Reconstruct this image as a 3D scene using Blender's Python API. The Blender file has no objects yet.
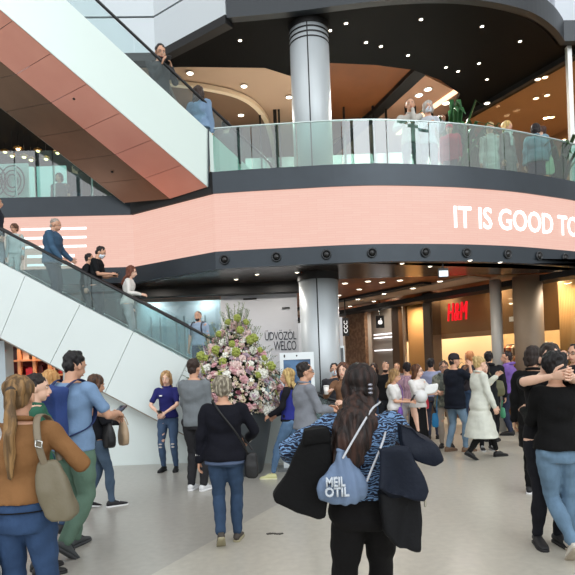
import bpy, bmesh, math, random
from mathutils import Vector, Matrix, noise
import numpy as np
random.seed(7)
sc = bpy.context.scene
COL = sc.collection
V = Vector
# ------------------------------------------------------------------ camera frame
F, HY, TH, CZ = 560.0, 366.0, math.radians(2.2), 1.62
CT, ST = math.cos(TH), math.sin(TH)
def ray(px, py):
    u = (px - 287.5) / F; v = (HY - py) / F
    return V((u * CT + v * ST, 1.0, -u * ST + v * CT))
def aty(px, py, Y):
    r = ray(px, py); return V((r.x * Y, Y, CZ + r.z * Y))
def atz(px, py, z):
    r = ray(px, py); Y = (z - CZ) / r.z
    return V((r.x * Y, Y, z))
def onplane(px, py, a, b):
    """point seen at the pixel on the vertical plane through plan points a, b"""
    r = ray(px, py); d = V((b[0] - a[0], b[1] - a[1])); n = V((d.y, -d.x))
    t = n.dot(V((a[0], a[1]))) / n.dot(V((r.x, 1.0)))
    return V((r.x * t, t, CZ + r.z * t))
def hor(px): return HY - (px - 287.5) * math.tan(TH)

cam = bpy.data.cameras.new('camera'); camo = bpy.data.objects.new('camera', cam); COL.objects.link(camo)
camo.matrix_world = Matrix(((CT, ST, 0, 0), (0, 0, -1, 0), (-ST, CT, 0, CZ), (0, 0, 0, 1)))
cam.sensor_fit = 'HORIZONTAL'; cam.sensor_width = 36; cam.lens = 36 * F / 575
cam.shift_y = (HY - 287.5) / 575; cam.clip_start = 0.05; cam.clip_end = 400
sc.camera = camo

# ------------------------------------------------------------------ materials
def lin(c):
    if isinstance(c, str): c = [int(c[i:i+2], 16) for i in (0, 2, 4)]
    o = []
    for x in c[:3]:
        x /= 255.0
        o.append(x / 12.92 if x <= 0.04045 else ((x + 0.055) / 1.055) ** 2.4)
    return (*o, 1.0)
MC = {}
def mat(c, rough=0.7, metal=0.0, nz=0.0, ns=8.0, bump=0.0, bs=60.0, c2=None, stretch=None, kind=None, emit=None, spec=0.5, coord='Object'):
    key = (str(c), rough, metal, nz, ns, bump, bs, str(c2), str(stretch), kind, emit, spec)
    if key in MC: return MC[key]
    m = bpy.data.materials.new('mat'); m.use_nodes = True; MC[key] = m
    nt = m.node_tree; N = nt.nodes; L = nt.links; N.clear()
    out = N.new('ShaderNodeOutputMaterial')
    b = N.new('ShaderNodeBsdfPrincipled'); L.new(b.outputs[0], out.inputs[0])
    b.inputs['Base Color'].default_value = lin(c); b.inputs['Roughness'].default_value = rough
    b.inputs['Metallic'].default_value = metal; b.inputs['Specular IOR Level'].default_value = spec
    tc = N.new('ShaderNodeTexCoord'); src = tc.outputs[coord]
    if stretch:
        mp = N.new('ShaderNodeMapping'); mp.inputs['Scale'].default_value = stretch; L.new(src, mp.inputs[0]); src = mp.outputs[0]
    if kind == 'zebra':
        w = N.new('ShaderNodeTexWave'); w.bands_direction = 'Z'; w.inputs['Scale'].default_value = ns
        w.inputs['Distortion'].default_value = 12; w.inputs['Detail'].default_value = 2; w.inputs['Detail Scale'].default_value = 1.6
        L.new(src, w.inputs[0]); r = N.new('ShaderNodeValToRGB'); L.new(w.outputs['Fac'], r.inputs[0])
        e = r.color_ramp.elements; e[0].position = .56; e[0].color = lin(c); e[1].position = .8; e[1].color = lin(c2)
        L.new(r.outputs[0], b.inputs['Base Color'])
    elif kind == 'check':
        w = N.new('ShaderNodeTexBrick'); w.inputs['Scale'].default_value = ns; w.inputs['Color1'].default_value = lin(c)
        w.inputs['Color2'].default_value = lin(c2); w.inputs['Mortar'].default_value = lin([max(0, x - 40) for x in (c if not isinstance(c, str) else [int(c[i:i+2], 16) for i in (0, 2, 4)])])
        L.new(src, w.inputs[0]); L.new(w.outputs[0], b.inputs['Base Color'])
    elif nz > 0 or c2 is not None:
        n = N.new('ShaderNodeTexNoise'); n.inputs['Scale'].default_value = ns; n.inputs['Detail'].default_value = 4
        L.new(src, n.inputs[0]); r = N.new('ShaderNodeValToRGB'); L.new(n.outputs['Fac'], r.inputs[0])
        a = lin(c); e = r.color_ramp.elements
        if c2 is not None:
            e[0].position = .42; e[1].position = .6; e[0].color = a; e[1].color = lin(c2)
        else:
            e[0].position = .3; e[1].position = .7
            e[0].color = (*[x * (1 - nz) for x in a[:3]], 1); e[1].color = (*[min(1, x * (1 + nz)) for x in a[:3]], 1)
        L.new(r.outputs[0], b.inputs['Base Color'])
    if bump > 0:
        n2 = N.new('ShaderNodeTexNoise'); n2.inputs['Scale'].default_value = bs; n2.inputs['Detail'].default_value = 3
        L.new(src, n2.inputs[0]); bp = N.new('ShaderNodeBump'); bp.inputs['Strength'].default_value = bump
        bp.inputs['Distance'].default_value = .01; L.new(n2.outputs['Fac'], bp.inputs['Height']); L.new(bp.outputs[0], b.inputs['Normal'])
    if emit:
        b.inputs['Emission Color'].default_value = lin(c); b.inputs['Emission Strength'].default_value = emit
    return m
def glass(tint, ior=1.6, pale_sheen=0.0, rough=0.01):
    key = ('glass', tint, ior, pale_sheen)
    if key in MC: return MC[key]
    m = bpy.data.materials.new('glass'); m.use_nodes = True; MC[key] = m
    nt = m.node_tree; N = nt.nodes; L = nt.links; N.clear()
    out = N.new('ShaderNodeOutputMaterial'); t = N.new('ShaderNodeBsdfTransparent'); t.inputs[0].default_value = lin(tint)
    g = N.new('ShaderNodeBsdfGlossy'); g.inputs['Roughness'].default_value = rough; g.inputs[0].default_value = (1, 1, 1, 1)
    f = N.new('ShaderNodeFresnel'); f.inputs[0].default_value = ior
    ge = N.new('ShaderNodeNewGeometry'); om = N.new('ShaderNodeMath'); om.operation = 'SUBTRACT'; om.inputs[0].default_value = 1; L.new(ge.outputs['Backfacing'], om.inputs[1])
    mu = N.new('ShaderNodeMath'); mu.operation = 'MULTIPLY'; L.new(om.outputs[0], mu.inputs[0]); L.new(f.outputs[0], mu.inputs[1])
    mx = N.new('ShaderNodeMixShader'); L.new(mu.outputs[0], mx.inputs[0]); L.new(t.outputs[0], mx.inputs[1]); L.new(g.outputs[0], mx.inputs[2])
    last = mx
    if pale_sheen:
        d = N.new('ShaderNodeBsdfDiffuse'); d.inputs[0].default_value = (.85, .93, .93, 1)  # pale diffuse mixed in, painting whitish reflections into the glass
        m2 = N.new('ShaderNodeMixShader'); m2.inputs[0].default_value = pale_sheen
        L.new(mx.outputs[0], m2.inputs[1]); L.new(d.outputs[0], m2.inputs[2]); last = m2
    L.new(last.outputs[0], out.inputs[0]); return m

# ------------------------------------------------------------------ object helpers
def link(name, me, m=None, parent=None, smooth=False):
    o = bpy.data.objects.new(name, me); COL.objects.link(o)
    if m is not None:
        for mm in (m if isinstance(m, (list, tuple)) else [m]): me.materials.append(mm)
    if parent is not None: o.parent = parent
    if smooth: me.polygons.foreach_set('use_smooth', [True] * len(me.polygons))
    return o
def tag(o, label=None, cat=None, group=None, kind=None):
    if label: o['label'] = label
    if cat: o['category'] = cat
    if group: o['group'] = group
    if kind: o['kind'] = kind
    return o
def empty(name, loc=(0, 0, 0), rz=0.0):
    o = bpy.data.objects.new(name, None); COL.objects.link(o); o.location = loc; o.rotation_euler = (0, 0, rz)
    o.empty_display_size = .1; return o
def copy_tree(o, parent=None):
    c = o.copy(); COL.objects.link(c)
    if parent is not None: c.parent = parent
    for ch in list(o.children): copy_tree(ch, c)
    return c
class MB:
    def __init__(s): s.v = []; s.f = []; s.mi = []; s.cur = 0
    def add(s, vs, fs):
        k = len(s.v); s.v += [tuple(v) for v in vs]; s.f += [tuple(i + k for i in f) for f in fs]; s.mi += [s.cur] * len(fs); return s
    def box(s, c, d, rz=0.0):
        cx, cy, cz = c; a, b, h = d[0] / 2, d[1] / 2, d[2] / 2; co, si = math.cos(rz), math.sin(rz)
        vs = [(cx + x * a * co - y * b * si, cy + x * a * si + y * b * co, cz + z * h) for z in (-1, 1) for y in (-1, 1) for x in (-1, 1)]
        return s.add(vs, [(0, 2, 3, 1), (4, 5, 7, 6), (0, 1, 5, 4), (2, 6, 7, 3), (0, 4, 6, 2), (1, 3, 7, 5)])
    def hexa(s, p):   # 8 corners: bottom ring 0-3, top ring 4-7
        return s.add(p, [(3, 2, 1, 0), (4, 5, 6, 7), (0, 1, 5, 4), (1, 2, 6, 5), (2, 3, 7, 6), (3, 0, 4, 7)])
    def prism(s, poly, z0, z1):
        n = len(poly); vs = [(p[0], p[1], z0) for p in poly] + [(p[0], p[1], z1) for p in poly]
        return s.add(vs, [tuple(range(n - 1, -1, -1)), tuple(range(n, 2 * n))] + [(i, (i + 1) % n, n + (i + 1) % n, n + i) for i in range(n)])
    def slab(s, quad, nrm, th):   # flat polygon in 3D given thickness along nrm
        q = [V(p) for p in quad]; k = V(nrm).normalized() * th; n = len(q); vs = q + [p + k for p in q]
        return s.add(vs, [tuple(range(n - 1, -1, -1)), tuple(range(n, 2 * n))] + [(i, (i + 1) % n, n + (i + 1) % n, n + i) for i in range(n)])
    def rings(s, R, cap=True):
        n = len(R[0]); k = [v for r in R for v in r]; fs = []
        for i in range(len(R) - 1):
            for j in range(n):
                a = i * n + j; b = i * n + (j + 1) % n; fs.append((a, b, b + n, a + n))
        if cap:
            fs.append(tuple(range(n - 1, -1, -1))); fs.append(tuple(range((len(R) - 1) * n, len(R) * n)))
        return s.add(k, fs)
    def tube(s, pts, r, n=10, flat=1.0, side=None, rnd=True):
        """tube along pts; r: radius or list; flat: ratio of second axis; side: first-axis direction"""
        pts = [V(p) for p in pts]; m = len(pts)
        rr = [r] * m if isinstance(r, (int, float)) else list(r)
        T = []
        for i in range(m):
            d = pts[min(i + 1, m - 1)] - pts[max(i - 1, 0)]
            T.append(d.normalized() if d.length > 1e-9 else V((0, 0, 1)))
        u = V(side) if side is not None else (V((1, 0, 0)) if abs(T[0].x) < .8 else V((0, 1, 0)))
        R = []
        seq = []
        if rnd: seq += [(pts[0] - T[0] * rr[0] * .75 * min(1, flat), rr[0] * .35, 0), (pts[0] - T[0] * rr[0] * .45 * min(1, flat), rr[0] * .78, 0)]
        seq += [(pts[i], rr[i], i) for i in range(m)]
        if rnd: seq += [(pts[-1] + T[-1] * rr[-1] * .45 * min(1, flat), rr[-1] * .78, m - 1), (pts[-1] + T[-1] * rr[-1] * .75 * min(1, flat), rr[-1] * .35, m - 1)]
        for p, q, i in seq:
            t = T[i]; u0 = (u - t * u.dot(t))
            if u0.length < 1e-5: u0 = t.orthogonal()
            if side is None: u = u0.normalized()
            a = u0.normalized(); b = t.cross(a)
            R.append([p + a * math.cos(x) * q + b * math.sin(x) * q * flat for x in [2 * math.pi * k / n for k in range(n)]])
        return s.rings(R)
    def ell(s, c, r, n=14, m=9, rot=None):
        c = V(c); R = []
        for i in range(m):
            ph = math.pi * (i + .5) / m - math.pi / 2 if 0 else -math.pi / 2 + math.pi * (i + .35) / (m - .3)
            ring = []
            for k in range(n):
                a = 2 * math.pi * k / n; p = V((math.cos(a) * math.cos(ph) * r[0], math.sin(a) * math.cos(ph) * r[1], math.sin(ph) * r[2]))
                if rot is not None: p = rot @ p
                ring.append(c + p)
            R.append(ring)
        return s.rings(R)
    def lathe(s, prof, c=(0, 0, 0), n=32):
        R = [[(c[0] + r * math.cos(2 * math.pi * k / n), c[1] + r * math.sin(2 * math.pi * k / n), c[2] + z) for k in range(n)] for r, z in prof]
        return s.rings(R)
    def mesh(s):
        me = bpy.data.meshes.new('m'); me.from_pydata(s.v, [], s.f)
        if any(s.mi): me.polygons.foreach_set('material_index', s.mi)
        me.update(); return me
    def build(s, name, m=None, parent=None, smooth=False):
        return link(name, s.mesh(), m, parent, smooth)

def remesh(mb, voxel, smooth=3, disp=None):
    """closed overlapping shapes -> one continuous surface"""
    me = mb.mesh(); o = bpy.data.objects.new('tmp', me); COL.objects.link(o)
    r = o.modifiers.new('r', 'REMESH'); r.mode = 'VOXEL'; r.voxel_size = voxel; r.use_smooth_shade = True
    if smooth:
        q = o.modifiers.new('s', 'SMOOTH'); q.factor = .5; q.iterations = smooth
    dg = bpy.context.evaluated_depsgraph_get(); ev = o.evaluated_get(dg)
    out = bpy.data.meshes.new_from_object(ev)
    bpy.data.objects.remove(o); bpy.data.meshes.remove(me)
    if disp:
        amp, fx, fy, fz = disp; n = len(out.vertices)
        co = np.empty(n * 3, 'f'); out.vertices.foreach_get('co', co); co = co.reshape(-1, 3)
        no = np.empty(n * 3, 'f'); out.vertices.foreach_get('normal', no); no = no.reshape(-1, 3)
        d = np.array([noise.noise(V((float(p[0]) * fx, float(p[1]) * fy, float(p[2]) * fz))) for p in co], 'f')
        co += no * (d * amp)[:, None]; out.vertices.foreach_set('co', co.ravel()); out.update()
    out.polygons.foreach_set('use_smooth', [True] * len(out.polygons))
    return out
def join_meshes(a, mb):
    """append the MB's geometry to mesh a"""
    bm = bmesh.new(); bm.from_mesh(a); b = mb.mesh(); bm.from_mesh(b); bm.to_mesh(a); bm.free(); bpy.data.meshes.remove(b)
    a.polygons.foreach_set('use_smooth', [True] * len(a.polygons)); return a
def text_mesh(body, size, offset=0.0, extrude=0.004, align='LEFT', spacing=1.0):
    cu = bpy.data.curves.new('t', 'FONT'); cu.body = body; cu.size = size; cu.offset = offset; cu.extrude = extrude; cu.align_x = align
    cu.space_character = spacing; cu.resolution_u = 3
    o = bpy.data.objects.new('t', cu); COL.objects.link(o)
    ev = o.evaluated_get(bpy.context.evaluated_depsgraph_get()); me = bpy.data.meshes.new_from_object(ev)
    bpy.data.objects.remove(o); bpy.data.curves.remove(cu); me.materials.clear(); return me
def text_on(body, p0, ux, uz, height, width=None, m=None, parent=None, name='lettering', offset=0, extrude=.004, shear=0.0, spacing=1.0):
    """text starting at p0 along ux with up uz; caps height; optional total width"""
    me = text_mesh(body, 1.0, offset, 0, spacing=spacing)
    co = np.empty(len(me.vertices) * 3, 'f'); me.vertices.foreach_get('co', co); co = co.reshape(-1, 3)
    x0, x1, y1 = co[:, 0].min(), co[:, 0].max(), co[:, 1].max()
    y0 = 0.0; sx = (width / (x1 - x0)) if width else height / y1; sy = height / (y1 - y0)
    ux = V(ux).normalized(); uz = V(uz).normalized(); nn = ux.cross(uz)
    for v, c in zip(me.vertices, co):
        X = (c[0] - x0) * sx + shear * c[1] * sy
        v.co = V(p0) + ux * X + uz * (c[1] * sy) + nn * .004
    bm = bmesh.new(); bm.from_mesh(me)
    r = bmesh.ops.extrude_face_region(bm, geom=bm.faces[:]); vs = [g for g in r['geom'] if isinstance(g, bmesh.types.BMVert)]
    bmesh.ops.translate(bm, verts=vs, vec=nn * extrude); bm.to_mesh(me); bm.free()
    return link(name, me, m, parent)
# ================================================================== BUILDING
WHITE = mat((226, 232, 230), .45); GREYP = mat((205, 212, 214), .5)
DARK = mat((48, 56, 63), .35, .3, nz=.08, ns=3); BLACK = mat((14, 14, 15), .6); SOFF = mat((4, 4, 4), .6, spec=.1)
ALU = mat((196, 203, 206), .4, .15, nz=.1, ns=3, stretch=(1, 1, .15)); BRUSH = mat((150, 156, 158), .35, .85)
WOOD = mat((150, 84, 38), .5, nz=.25, ns=2, stretch=(1, 1, 6)); BROWN = mat((120, 78, 44), .5, nz=.1, ns=2)
CREAM = mat((196, 172, 150), .7); RUBBER = mat((18, 19, 22), .35)
LAMP = mat((255, 240, 215), emit=9.0); LAMPC = mat((255, 250, 240), emit=6.0)
def struct(name, mb, m, smooth=False, label=None): return tag(mb.build(name, m, None, smooth), kind='structure', label=label)

# floor: grey terrazzo, lighter slabs beyond a straight joint
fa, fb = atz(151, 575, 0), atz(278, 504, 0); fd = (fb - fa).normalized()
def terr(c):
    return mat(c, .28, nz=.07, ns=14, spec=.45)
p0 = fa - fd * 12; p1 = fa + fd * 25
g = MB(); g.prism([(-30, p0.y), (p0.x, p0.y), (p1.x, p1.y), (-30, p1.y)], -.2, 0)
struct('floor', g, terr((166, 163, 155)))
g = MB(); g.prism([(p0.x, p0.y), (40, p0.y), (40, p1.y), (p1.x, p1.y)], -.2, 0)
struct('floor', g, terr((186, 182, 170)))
g = MB(); c = atz(275, 534, 0)
for k in range(7): g.box((c.x - .07 + k * .023, c.y + .012 * math.sin(k), .004), (.022, .03 + .01 * (k % 2), .006), .3)
tag(g.build('dry_leaf', mat((70, 66, 60), .8)), 'small dark scrap lying on the pale floor, left of the black coat', 'litter')

# ---- curved floor edge in plan
edge_px = [(-70, 215.5), (0, 215), (133, 215), (214, 194), (250, 191.5), (295, 189), (340, 186.6), (385, 185.6), (445, 187), (480, 189), (514, 192), (545, 196.2), (575, 201), (610, 209)]
EP = [atz(x, y, 4.63) for x, y in edge_px]
EP = [V((p.x, p.y)) for p in EP]; EP[0].y = EP[1].y; EP[1].y = 10.6; EP[0].y = 10.55
def smooth_poly(P, i0, k=8):
    out = P[:i0 + 1]
    for i in range(i0, len(P) - 1):
        a = P[i - 1] if i > i0 else P[i] * 2 - P[i + 1]; b, c = P[i], P[i + 1]; d = P[i + 2] if i + 2 < len(P) else c * 2 - b
        for j in range(1, k + 1):
            t = j / k
            out.append(.5 * ((2 * b) + (c - a) * t + (2 * a - 5 * b + 4 * c - d) * t * t + (3 * b - a - 3 * c + d) * t ** 3))
    return out
EC = smooth_poly(EP, 3)
def normals(P):
    o = []
    for i in range(len(P)):
        d = (P[min(i + 1, len(P) - 1)] - P[max(i - 1, 0)]).normalized(); o.append(V((d.y, -d.x)))
    return o
def offset(P, d):
    return [p + n * d for p, n in zip(P, normals(P))]
def strip(mb, P, z0, z1, out=0.0, th=.06):
    A = offset(P, out); B = offset(P, out - th)
    for i in range(len(P) - 1):
        mb.hexa([(*A[i], z0), (*A[i + 1], z0), (*B[i + 1], z0), (*B[i], z0), (*A[i], z1), (*A[i + 1], z1), (*B[i + 1], z1), (*B[i], z1)])
    return mb
struct('trim_1', strip(MB(), EC, 4.63, 5.0, .03, .12), DARK)
struct('trim_2', strip(MB(), EC, 3.33, 3.63, .03, .12), DARK)
# storefront plane (runs away to the left), both levels
SA, SB = atz(575, 279, 3.2), atz(375, 311, 3.2); SA = V((SA.x, SA.y)); SB = V((SB.x, SB.y)); SD = (SB - SA).normalized(); SN = V((-SD.y, SD.x))
if SN.y < 0: SN = -SN       # pointing into the shops
def SP(px, py): return onplane(px, py, SA, SB)
SE = SB + SD * 4
SR = SA - SD * .6
# slab of the first floor with the dark glossy soffit below
poly = [(p.x, p.y) for p in offset(EC, -.05)]
inner = [(14, 12.2), (14, 21), (-9, 21)]
g = MB(); g.prism(poly + inner, 4.45, 4.7)
struct('floor', g, mat((200, 190, 178), .3))
g = MB(); lowp = [(p.x, p.y) for p in offset(EC, -.09)]
g.prism(lowp + [(12, 11.9), (1.0, 11.35), (-9, 12.2)], 3.34, 3.42)
struct('ceiling', g, mat((62, 54, 50), .22, .2))
g = MB(); g.prism([(-9, 12.2), (1.0, 11.35), (12, 11.9), (12, 22), (-9, 22)], 3.46, 3.52)
struct('ceiling', g, WOOD)
def cstrip(x0y0, x1y1, w, z, h, m, name):
    a, b = V(x0y0), V(x1y1); d = (b - a).normalized(); n = V((-d.y, d.x)) * w / 2
    g = MB(); g.prism([tuple(a + n), tuple(b + n), tuple(b - n), tuple(a - n)], z, z + h); return struct(name, g, m)
off = -SN
for o_, w_, m_, nm in ((1.62, .3, BLACK, 'trim_3'), (1.02, .75, CREAM, 'trim_4')):
    cstrip(tuple(SA + SD * (2.6 if o_ > 1.3 else 1.6) + off * o_), tuple(SE + off * o_), w_, 3.40, .05, m_, nm)
# black header beam above the shop fronts
cstrip(tuple(SR + off * .28), tuple(SE + off * .28 + SD * 3), .55, 3.2, .125, BLACK, 'trim_5')

# LED screen band
def led_mat():
    m = bpy.data.materials.new('led'); m.use_nodes = True; N = m.node_tree.nodes; L = m.node_tree.links; b = N['Principled BSDF']
    b.inputs['Base Color'].default_value = (.02, .02, .02, 1); b.inputs['Roughness'].default_value = .5
    tc = N.new('ShaderNodeTexCoord'); w = N.new('ShaderNodeTexBrick'); mp = N.new('ShaderNodeMapping'); L.new(tc.outputs['Object'], mp.inputs[0])
    mp.inputs['Rotation'].default_value = (math.pi / 2, 0, 0); mp.inputs['Scale'].default_value = (1, 1, 1)
    L.new(mp.outputs[0], w.inputs[0]); w.inputs['Scale'].default_value = 4.0; w.inputs['Mortar Size'].default_value = .012; w.inputs['Row Height'].default_value = .16; w.inputs['Brick Width'].default_value = 1.2
    w.inputs['Color1'].default_value = lin((250, 203, 186)); w.inputs['Color2'].default_value = lin((248, 198, 181)); w.inputs['Mortar'].default_value = lin((243, 188, 172))
    L.new(w.outputs[0], b.inputs['Emission Color']); b.inputs['Emission Strength'].default_value = .92; return m
LEDM = led_mat()
led = strip(MB(), EC, 3.63, 4.63, 0, .08).build('led_screen', LEDM)
tag(led, 'long curved salmon screen wrapping the edge of the first floor', 'screen')
TXT = mat((255, 255, 255), emit=1.15)
# arc-length mapping for the writing on the screen
arc = [0.0]
for i in range(1, len(EC)): arc.append(arc[-1] + (EC[i] - EC[i - 1]).length)
def at_arc(s, out):
    for i in range(1, len(EC)):
        if arc[i] >= s or i == len(EC) - 1:
            t = (s - arc[i - 1]) / (arc[i] - arc[i - 1]); p = EC[i - 1].lerp(EC[i], t); d = (EC[i] - EC[i - 1]).normalized()
            return p + V((d.y, -d.x)) * out
def arc_of_px(px, py=210):
    best = None
    for k in range(4000):
        s = arc[-1] * k / 4000; p = at_arc(s, 0); z = 4.1
        # project
        x, y, zz = p.x, p.y, z - CZ
        u = (x * CT - zz * ST) / y; q = 287.5 + u * F
        if best is None or abs(q - px) < best[0]: best = (abs(q - px), s)
    return best[1]
me = text_mesh('IT IS GOOD TO', 1.0, .012, 0, spacing=1.0)
bm = bmesh.new(); bm.from_mesh(me); bmesh.ops.subdivide_edges(bm, edges=bm.edges[:], cuts=1); bm.to_mesh(me); bm.free()
xs = [v.co.x for v in me.vertices]; ys = [v.co.y for v in me.vertices]; s0, s1 = arc_of_px(453.5), arc_of_px(577.5); capH = max(ys) - min(ys)
bm = bmesh.new(); bm.from_mesh(me)
for v in bm.verts:
    s = s0 + (v.co.x - min(xs)) / (max(xs) - min(xs)) * (s1 - s0); p = at_arc(s, .012); v.co = V((p.x, p.y, 3.915 + (v.co.y - min(ys)) / capH * .385))
r = bmesh.ops.extrude_face_region(bm, geom=bm.faces[:])
for v in [q for q in r['geom'] if isinstance(q, bmesh.types.BMVert)]: v.co += V((-.0, -.02, 0))
bm.to_mesh(me); bm.free(); link('lettering', me, TXT, led)
g = MB()
for x0, x1, y0, y1 in ((20, 84, 225.5, 230), (20, 84, 234.5, 239), (20, 84, 243.5, 248), (26, 72, 253, 257.5), (26, 72, 262, 266)):
    for q in (0,):
        a, b = aty(x0, y1, 10.56), aty(x1, y0, 10.56); g.box(((a.x + b.x) / 2, 10.53 + .0 * q, (a.z + b.z) / 2), (b.x - a.x, .05, b.z - a.z))
EYL = EP[1].y
g2 = g.build('lettering', TXT, led)
for v in g2.data.vertices:
    # lie on the screen's left stretch
    t = (v.co.x - EP[1].x) / (EP[2].x - EP[1].x); yl = EP[1].y + (EP[2].y - EP[1].y) * t; v.co.y = yl - (.02 if v.co.y < 10.53 else -.01)

# round black nozzles on the lower fascia
noz = None
for px, py in ((223.5, 259.5), (275, 257), (325, 254.3), (370, 253), (423, 252.3), (464, 252.8), (505, 254.5), (536, 257), (562, 259.5)):
    s = arc_of_px(px); p = at_arc(s, .03); q = at_arc(s + .01, .03); d = (q - p).normalized(); nn = V((d.y, -d.x))
    if noz is None:
        noz = empty('air_nozzle'); R = MB(); n = 20
        R.rings([[(r * math.cos(a), y, r * math.sin(a)) for a in [2 * math.pi * k / n for k in range(n)]] for r, y in ((.085, .02), (.085, -.03), (.066, -.035), (.06, -.012))])
        R.build('ring', mat((30, 34, 38), .4), noz, True); b = MB(); b.ell((0, -.008, 0), (.056, .04, .056)); b.build('ball', mat((8, 8, 9), .3), noz, True); o = noz
    else: o = copy_tree(noz)
    rr = aty(px, py, p.y); o.location = (p.x, p.y, 3.48); o.rotation_euler = (0, 0, math.atan2(nn.y, nn.x) + math.pi / 2)
    o['group'] = 'round air nozzles under the screen'; o['category'] = 'air nozzle'
    o['label'] = 'round black air nozzle in the dark fascia under the salmon screen'

# glass balustrade of the first floor
GL = glass((206, 232, 226), 2.0, .015); GLC = glass((214, 236, 232), 1.5, .03)
bal = empty('glass_balustrade'); tag(bal, 'curved frameless glass balustrade along the first floor above the salmon screen', 'balustrade')
s_, s_end = arc_of_px(211), arc[-1] - .05
n = 11; st = (s_end - s_) / n
for k in range(n):
    pts = [at_arc(s_ + st * k + .008 + (st - .016) * j / 4, -.02) for j in range(5)]
    g = MB(); strip(g, pts, 4.95, 5.76, 0, .018); g.build('glass_panel', GL, bal)
pts = [at_arc(s_ + (s_end - s_) * j / 60, -.02) for j in range(61)]
strip(MB(), pts, 5.76, 5.775, .008, .034).build('edge_cap', mat((190, 205, 203), .3, .4), bal)
bal2 = empty('glass_balustrade'); tag(bal2, 'straight glass balustrade on the upper left floor, a spiral ornament behind it', 'balustrade')
s0b, s1b = 0.0, arc_of_px(131)
for k in range(5):
    a, b = s0b + (s1b - s0b) * k / 5 + .01, s0b + (s1b - s0b) * (k + 1) / 5 - .01
    strip(MB(), [at_arc(a, -.02), at_arc(b, -.02)], 4.95, 5.9, 0, .018).build('glass_panel', GL, bal2)
for k in (1, 2, 3, 4):
    p = at_arc(s0b + (s1b - s0b) * k / 5, -.06); MB().box((p.x, p.y, 5.3), (.03, .03, .65)).build('post', ALU, bal2)
sp = empty('spiral_ornament', (0, 0, 0)); tag(sp, 'black spiral ornament on a white board behind the upper left balustrade', 'ornament')
for cx in (12.5, -6):
    c = aty(cx, 181, 10.95); g = MB()
    for r in (.30, .21, .13): g.tube([(c.x + r * .78 * math.cos(a), c.y, c.z + r * math.sin(a)) for a in [2 * math.pi * k / 24 for k in range(25)]], .014, 6, rnd=False)
    g.build('spiral', BLACK, sp)
c = aty(4, 182, 11.0); MB().box((c.x, c.y + .03, c.z), (.95, .03, .72)).build('board', mat((210, 225, 225), .4), sp)

esg2 = glass((240, 248, 248), 1.28, .03)
# ---- columns
def column(p, r, z0, z1, caps):
    g = MB(); g.lathe([(r, z0), (r, z1)], (p.x, p.y, 0), 48); o = struct('column', g, ALU, True)
    for pol in o.data.polygons:
        if len(pol.vertices) > 4: pol.use_smooth = False
    g = MB()
    for z, h, e in caps: g.lathe([(r + e, z), (r + e, z + h)], (p.x, p.y, 0), 40)
    a = math.radians(262); g.box((p.x + r * math.cos(a), p.y + r * math.sin(a), (z0 + z1) / 2), (.02, .016, z1 - z0 - .02), a + math.pi / 2)
    g.build('joint', BLACK, o)
pc = aty(319, 300, 10.6); pc = V((pc.x, 10.6))
column(pc, .37, 0, 3.34, [(3.2, .14, .02)])
column(pc, .37, 4.7, 8.0, [(7.9, .1, .015), (7.81, .03, .006), (7.72, .03, .006), (7.63, .025, .006)])

# ---- upper ceiling: black disc with a lip, brown and cream ceilings beyond
lip_px = [(227, 19), (262, 16), (300, 12), (345, 6), (390, 1), (430, -1), (465, 0), (500, 5), (531, 14), (552, 28), (563, 42)]
LP = [atz(x, y, 8.0) for x, y in lip_px]; LP = [V((p.x, p.y)) for p in LP]
LC = smooth_poly([V((-5.6, 11.2)), V((-2.43, 11.38)), LP[0]] + LP[1:], 2, 6)
SLA, SLB = atz(575, 52, 8.0), atz(460, 118, 8.0); SLA = V((SLA.x, SLA.y)); SLB = V((SLB.x, SLB.y)); SLD = (SLB - SLA).normalized()
endp = SLA - SLD * .4
LC.append(endp); LC.append(SLA + V((2.5, .1)))
lipC = LC[2:]
struct('trim_6', strip(MB(), lipC, 8.0, 8.42, .04, .16), mat((38, 44, 49), .4, .2))
whiteC = [V((-7.5, 11.15)), V((-2.43, 11.38)), LP[0]]
struct('wall_left', strip(MB(), whiteC, 8.06, 8.77, .04, .2), mat((208, 216, 220), .5))
struct('wall_left', strip(MB(), whiteC, 8.81, 12.5, .04, .2), mat((208, 216, 220), .5))
struct('trim_7', strip(MB(), whiteC, 7.9, 8.06, .05, .2), BLACK); struct('trim_14', strip(MB(), whiteC, 8.7, 8.9, .0, .1), BLACK)
g = MB(); g.prism([tuple(V(p) + V((0, .12))) for p in LC[1:]] + [tuple(SLA + V((3, 4))), tuple(SLA + V((-2, 9)))][:0] + [tuple(V(LC[-1]) + V((.2, .2)))] + [tuple(SLB + SLD * .5)] + [tuple(V((atz(x, y, 8.0).x, atz(x, y, 8.0).y))) for x, y in ((460, 94), (440, 80), (413, 70), (375, 65), (330, 63), (290, 76), (265, 68), (190, 67), (130, 68))] + [(-6, 12.3), (-6, 11.2)], 8.0, 8.12)
struct('ceiling', g, SOFF)
g = MB(); g.prism([(-10, 11.4), (.75, 11.4), (.75, 24), (-10, 24)], 8.3, 8.4); struct('ceiling', g, CREAM)
g = MB(); g.prism([(.75, 11.4), (4.4, 11.6), (12, 14), (12, 24), (.75, 24)], 8.3, 8.4); struct('ceiling', g, mat((122, 74, 40), .5, nz=.12, ns=1.5))
def z83(x, y, z=8.27): p = atz(x, y, z); return (p.x, p.y)
g = MB(); g.prism([z83(425, 75), z83(462, 94), z83(440, 122), z83(400, 160), z83(300, 160), z83(375, 118)], 8.26, 8.3); struct('ceiling', g, mat((188, 150, 128), .6))
g = MB(); g.prism([z83(417, 68, 8.2), z83(428, 73, 8.2), z83(384, 113, 8.2), z83(330, 160, 8.2), z83(318, 160, 8.2), z83(372, 113, 8.2)], 8.2, 8.3); struct('trim_8', g, BLACK)
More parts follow.
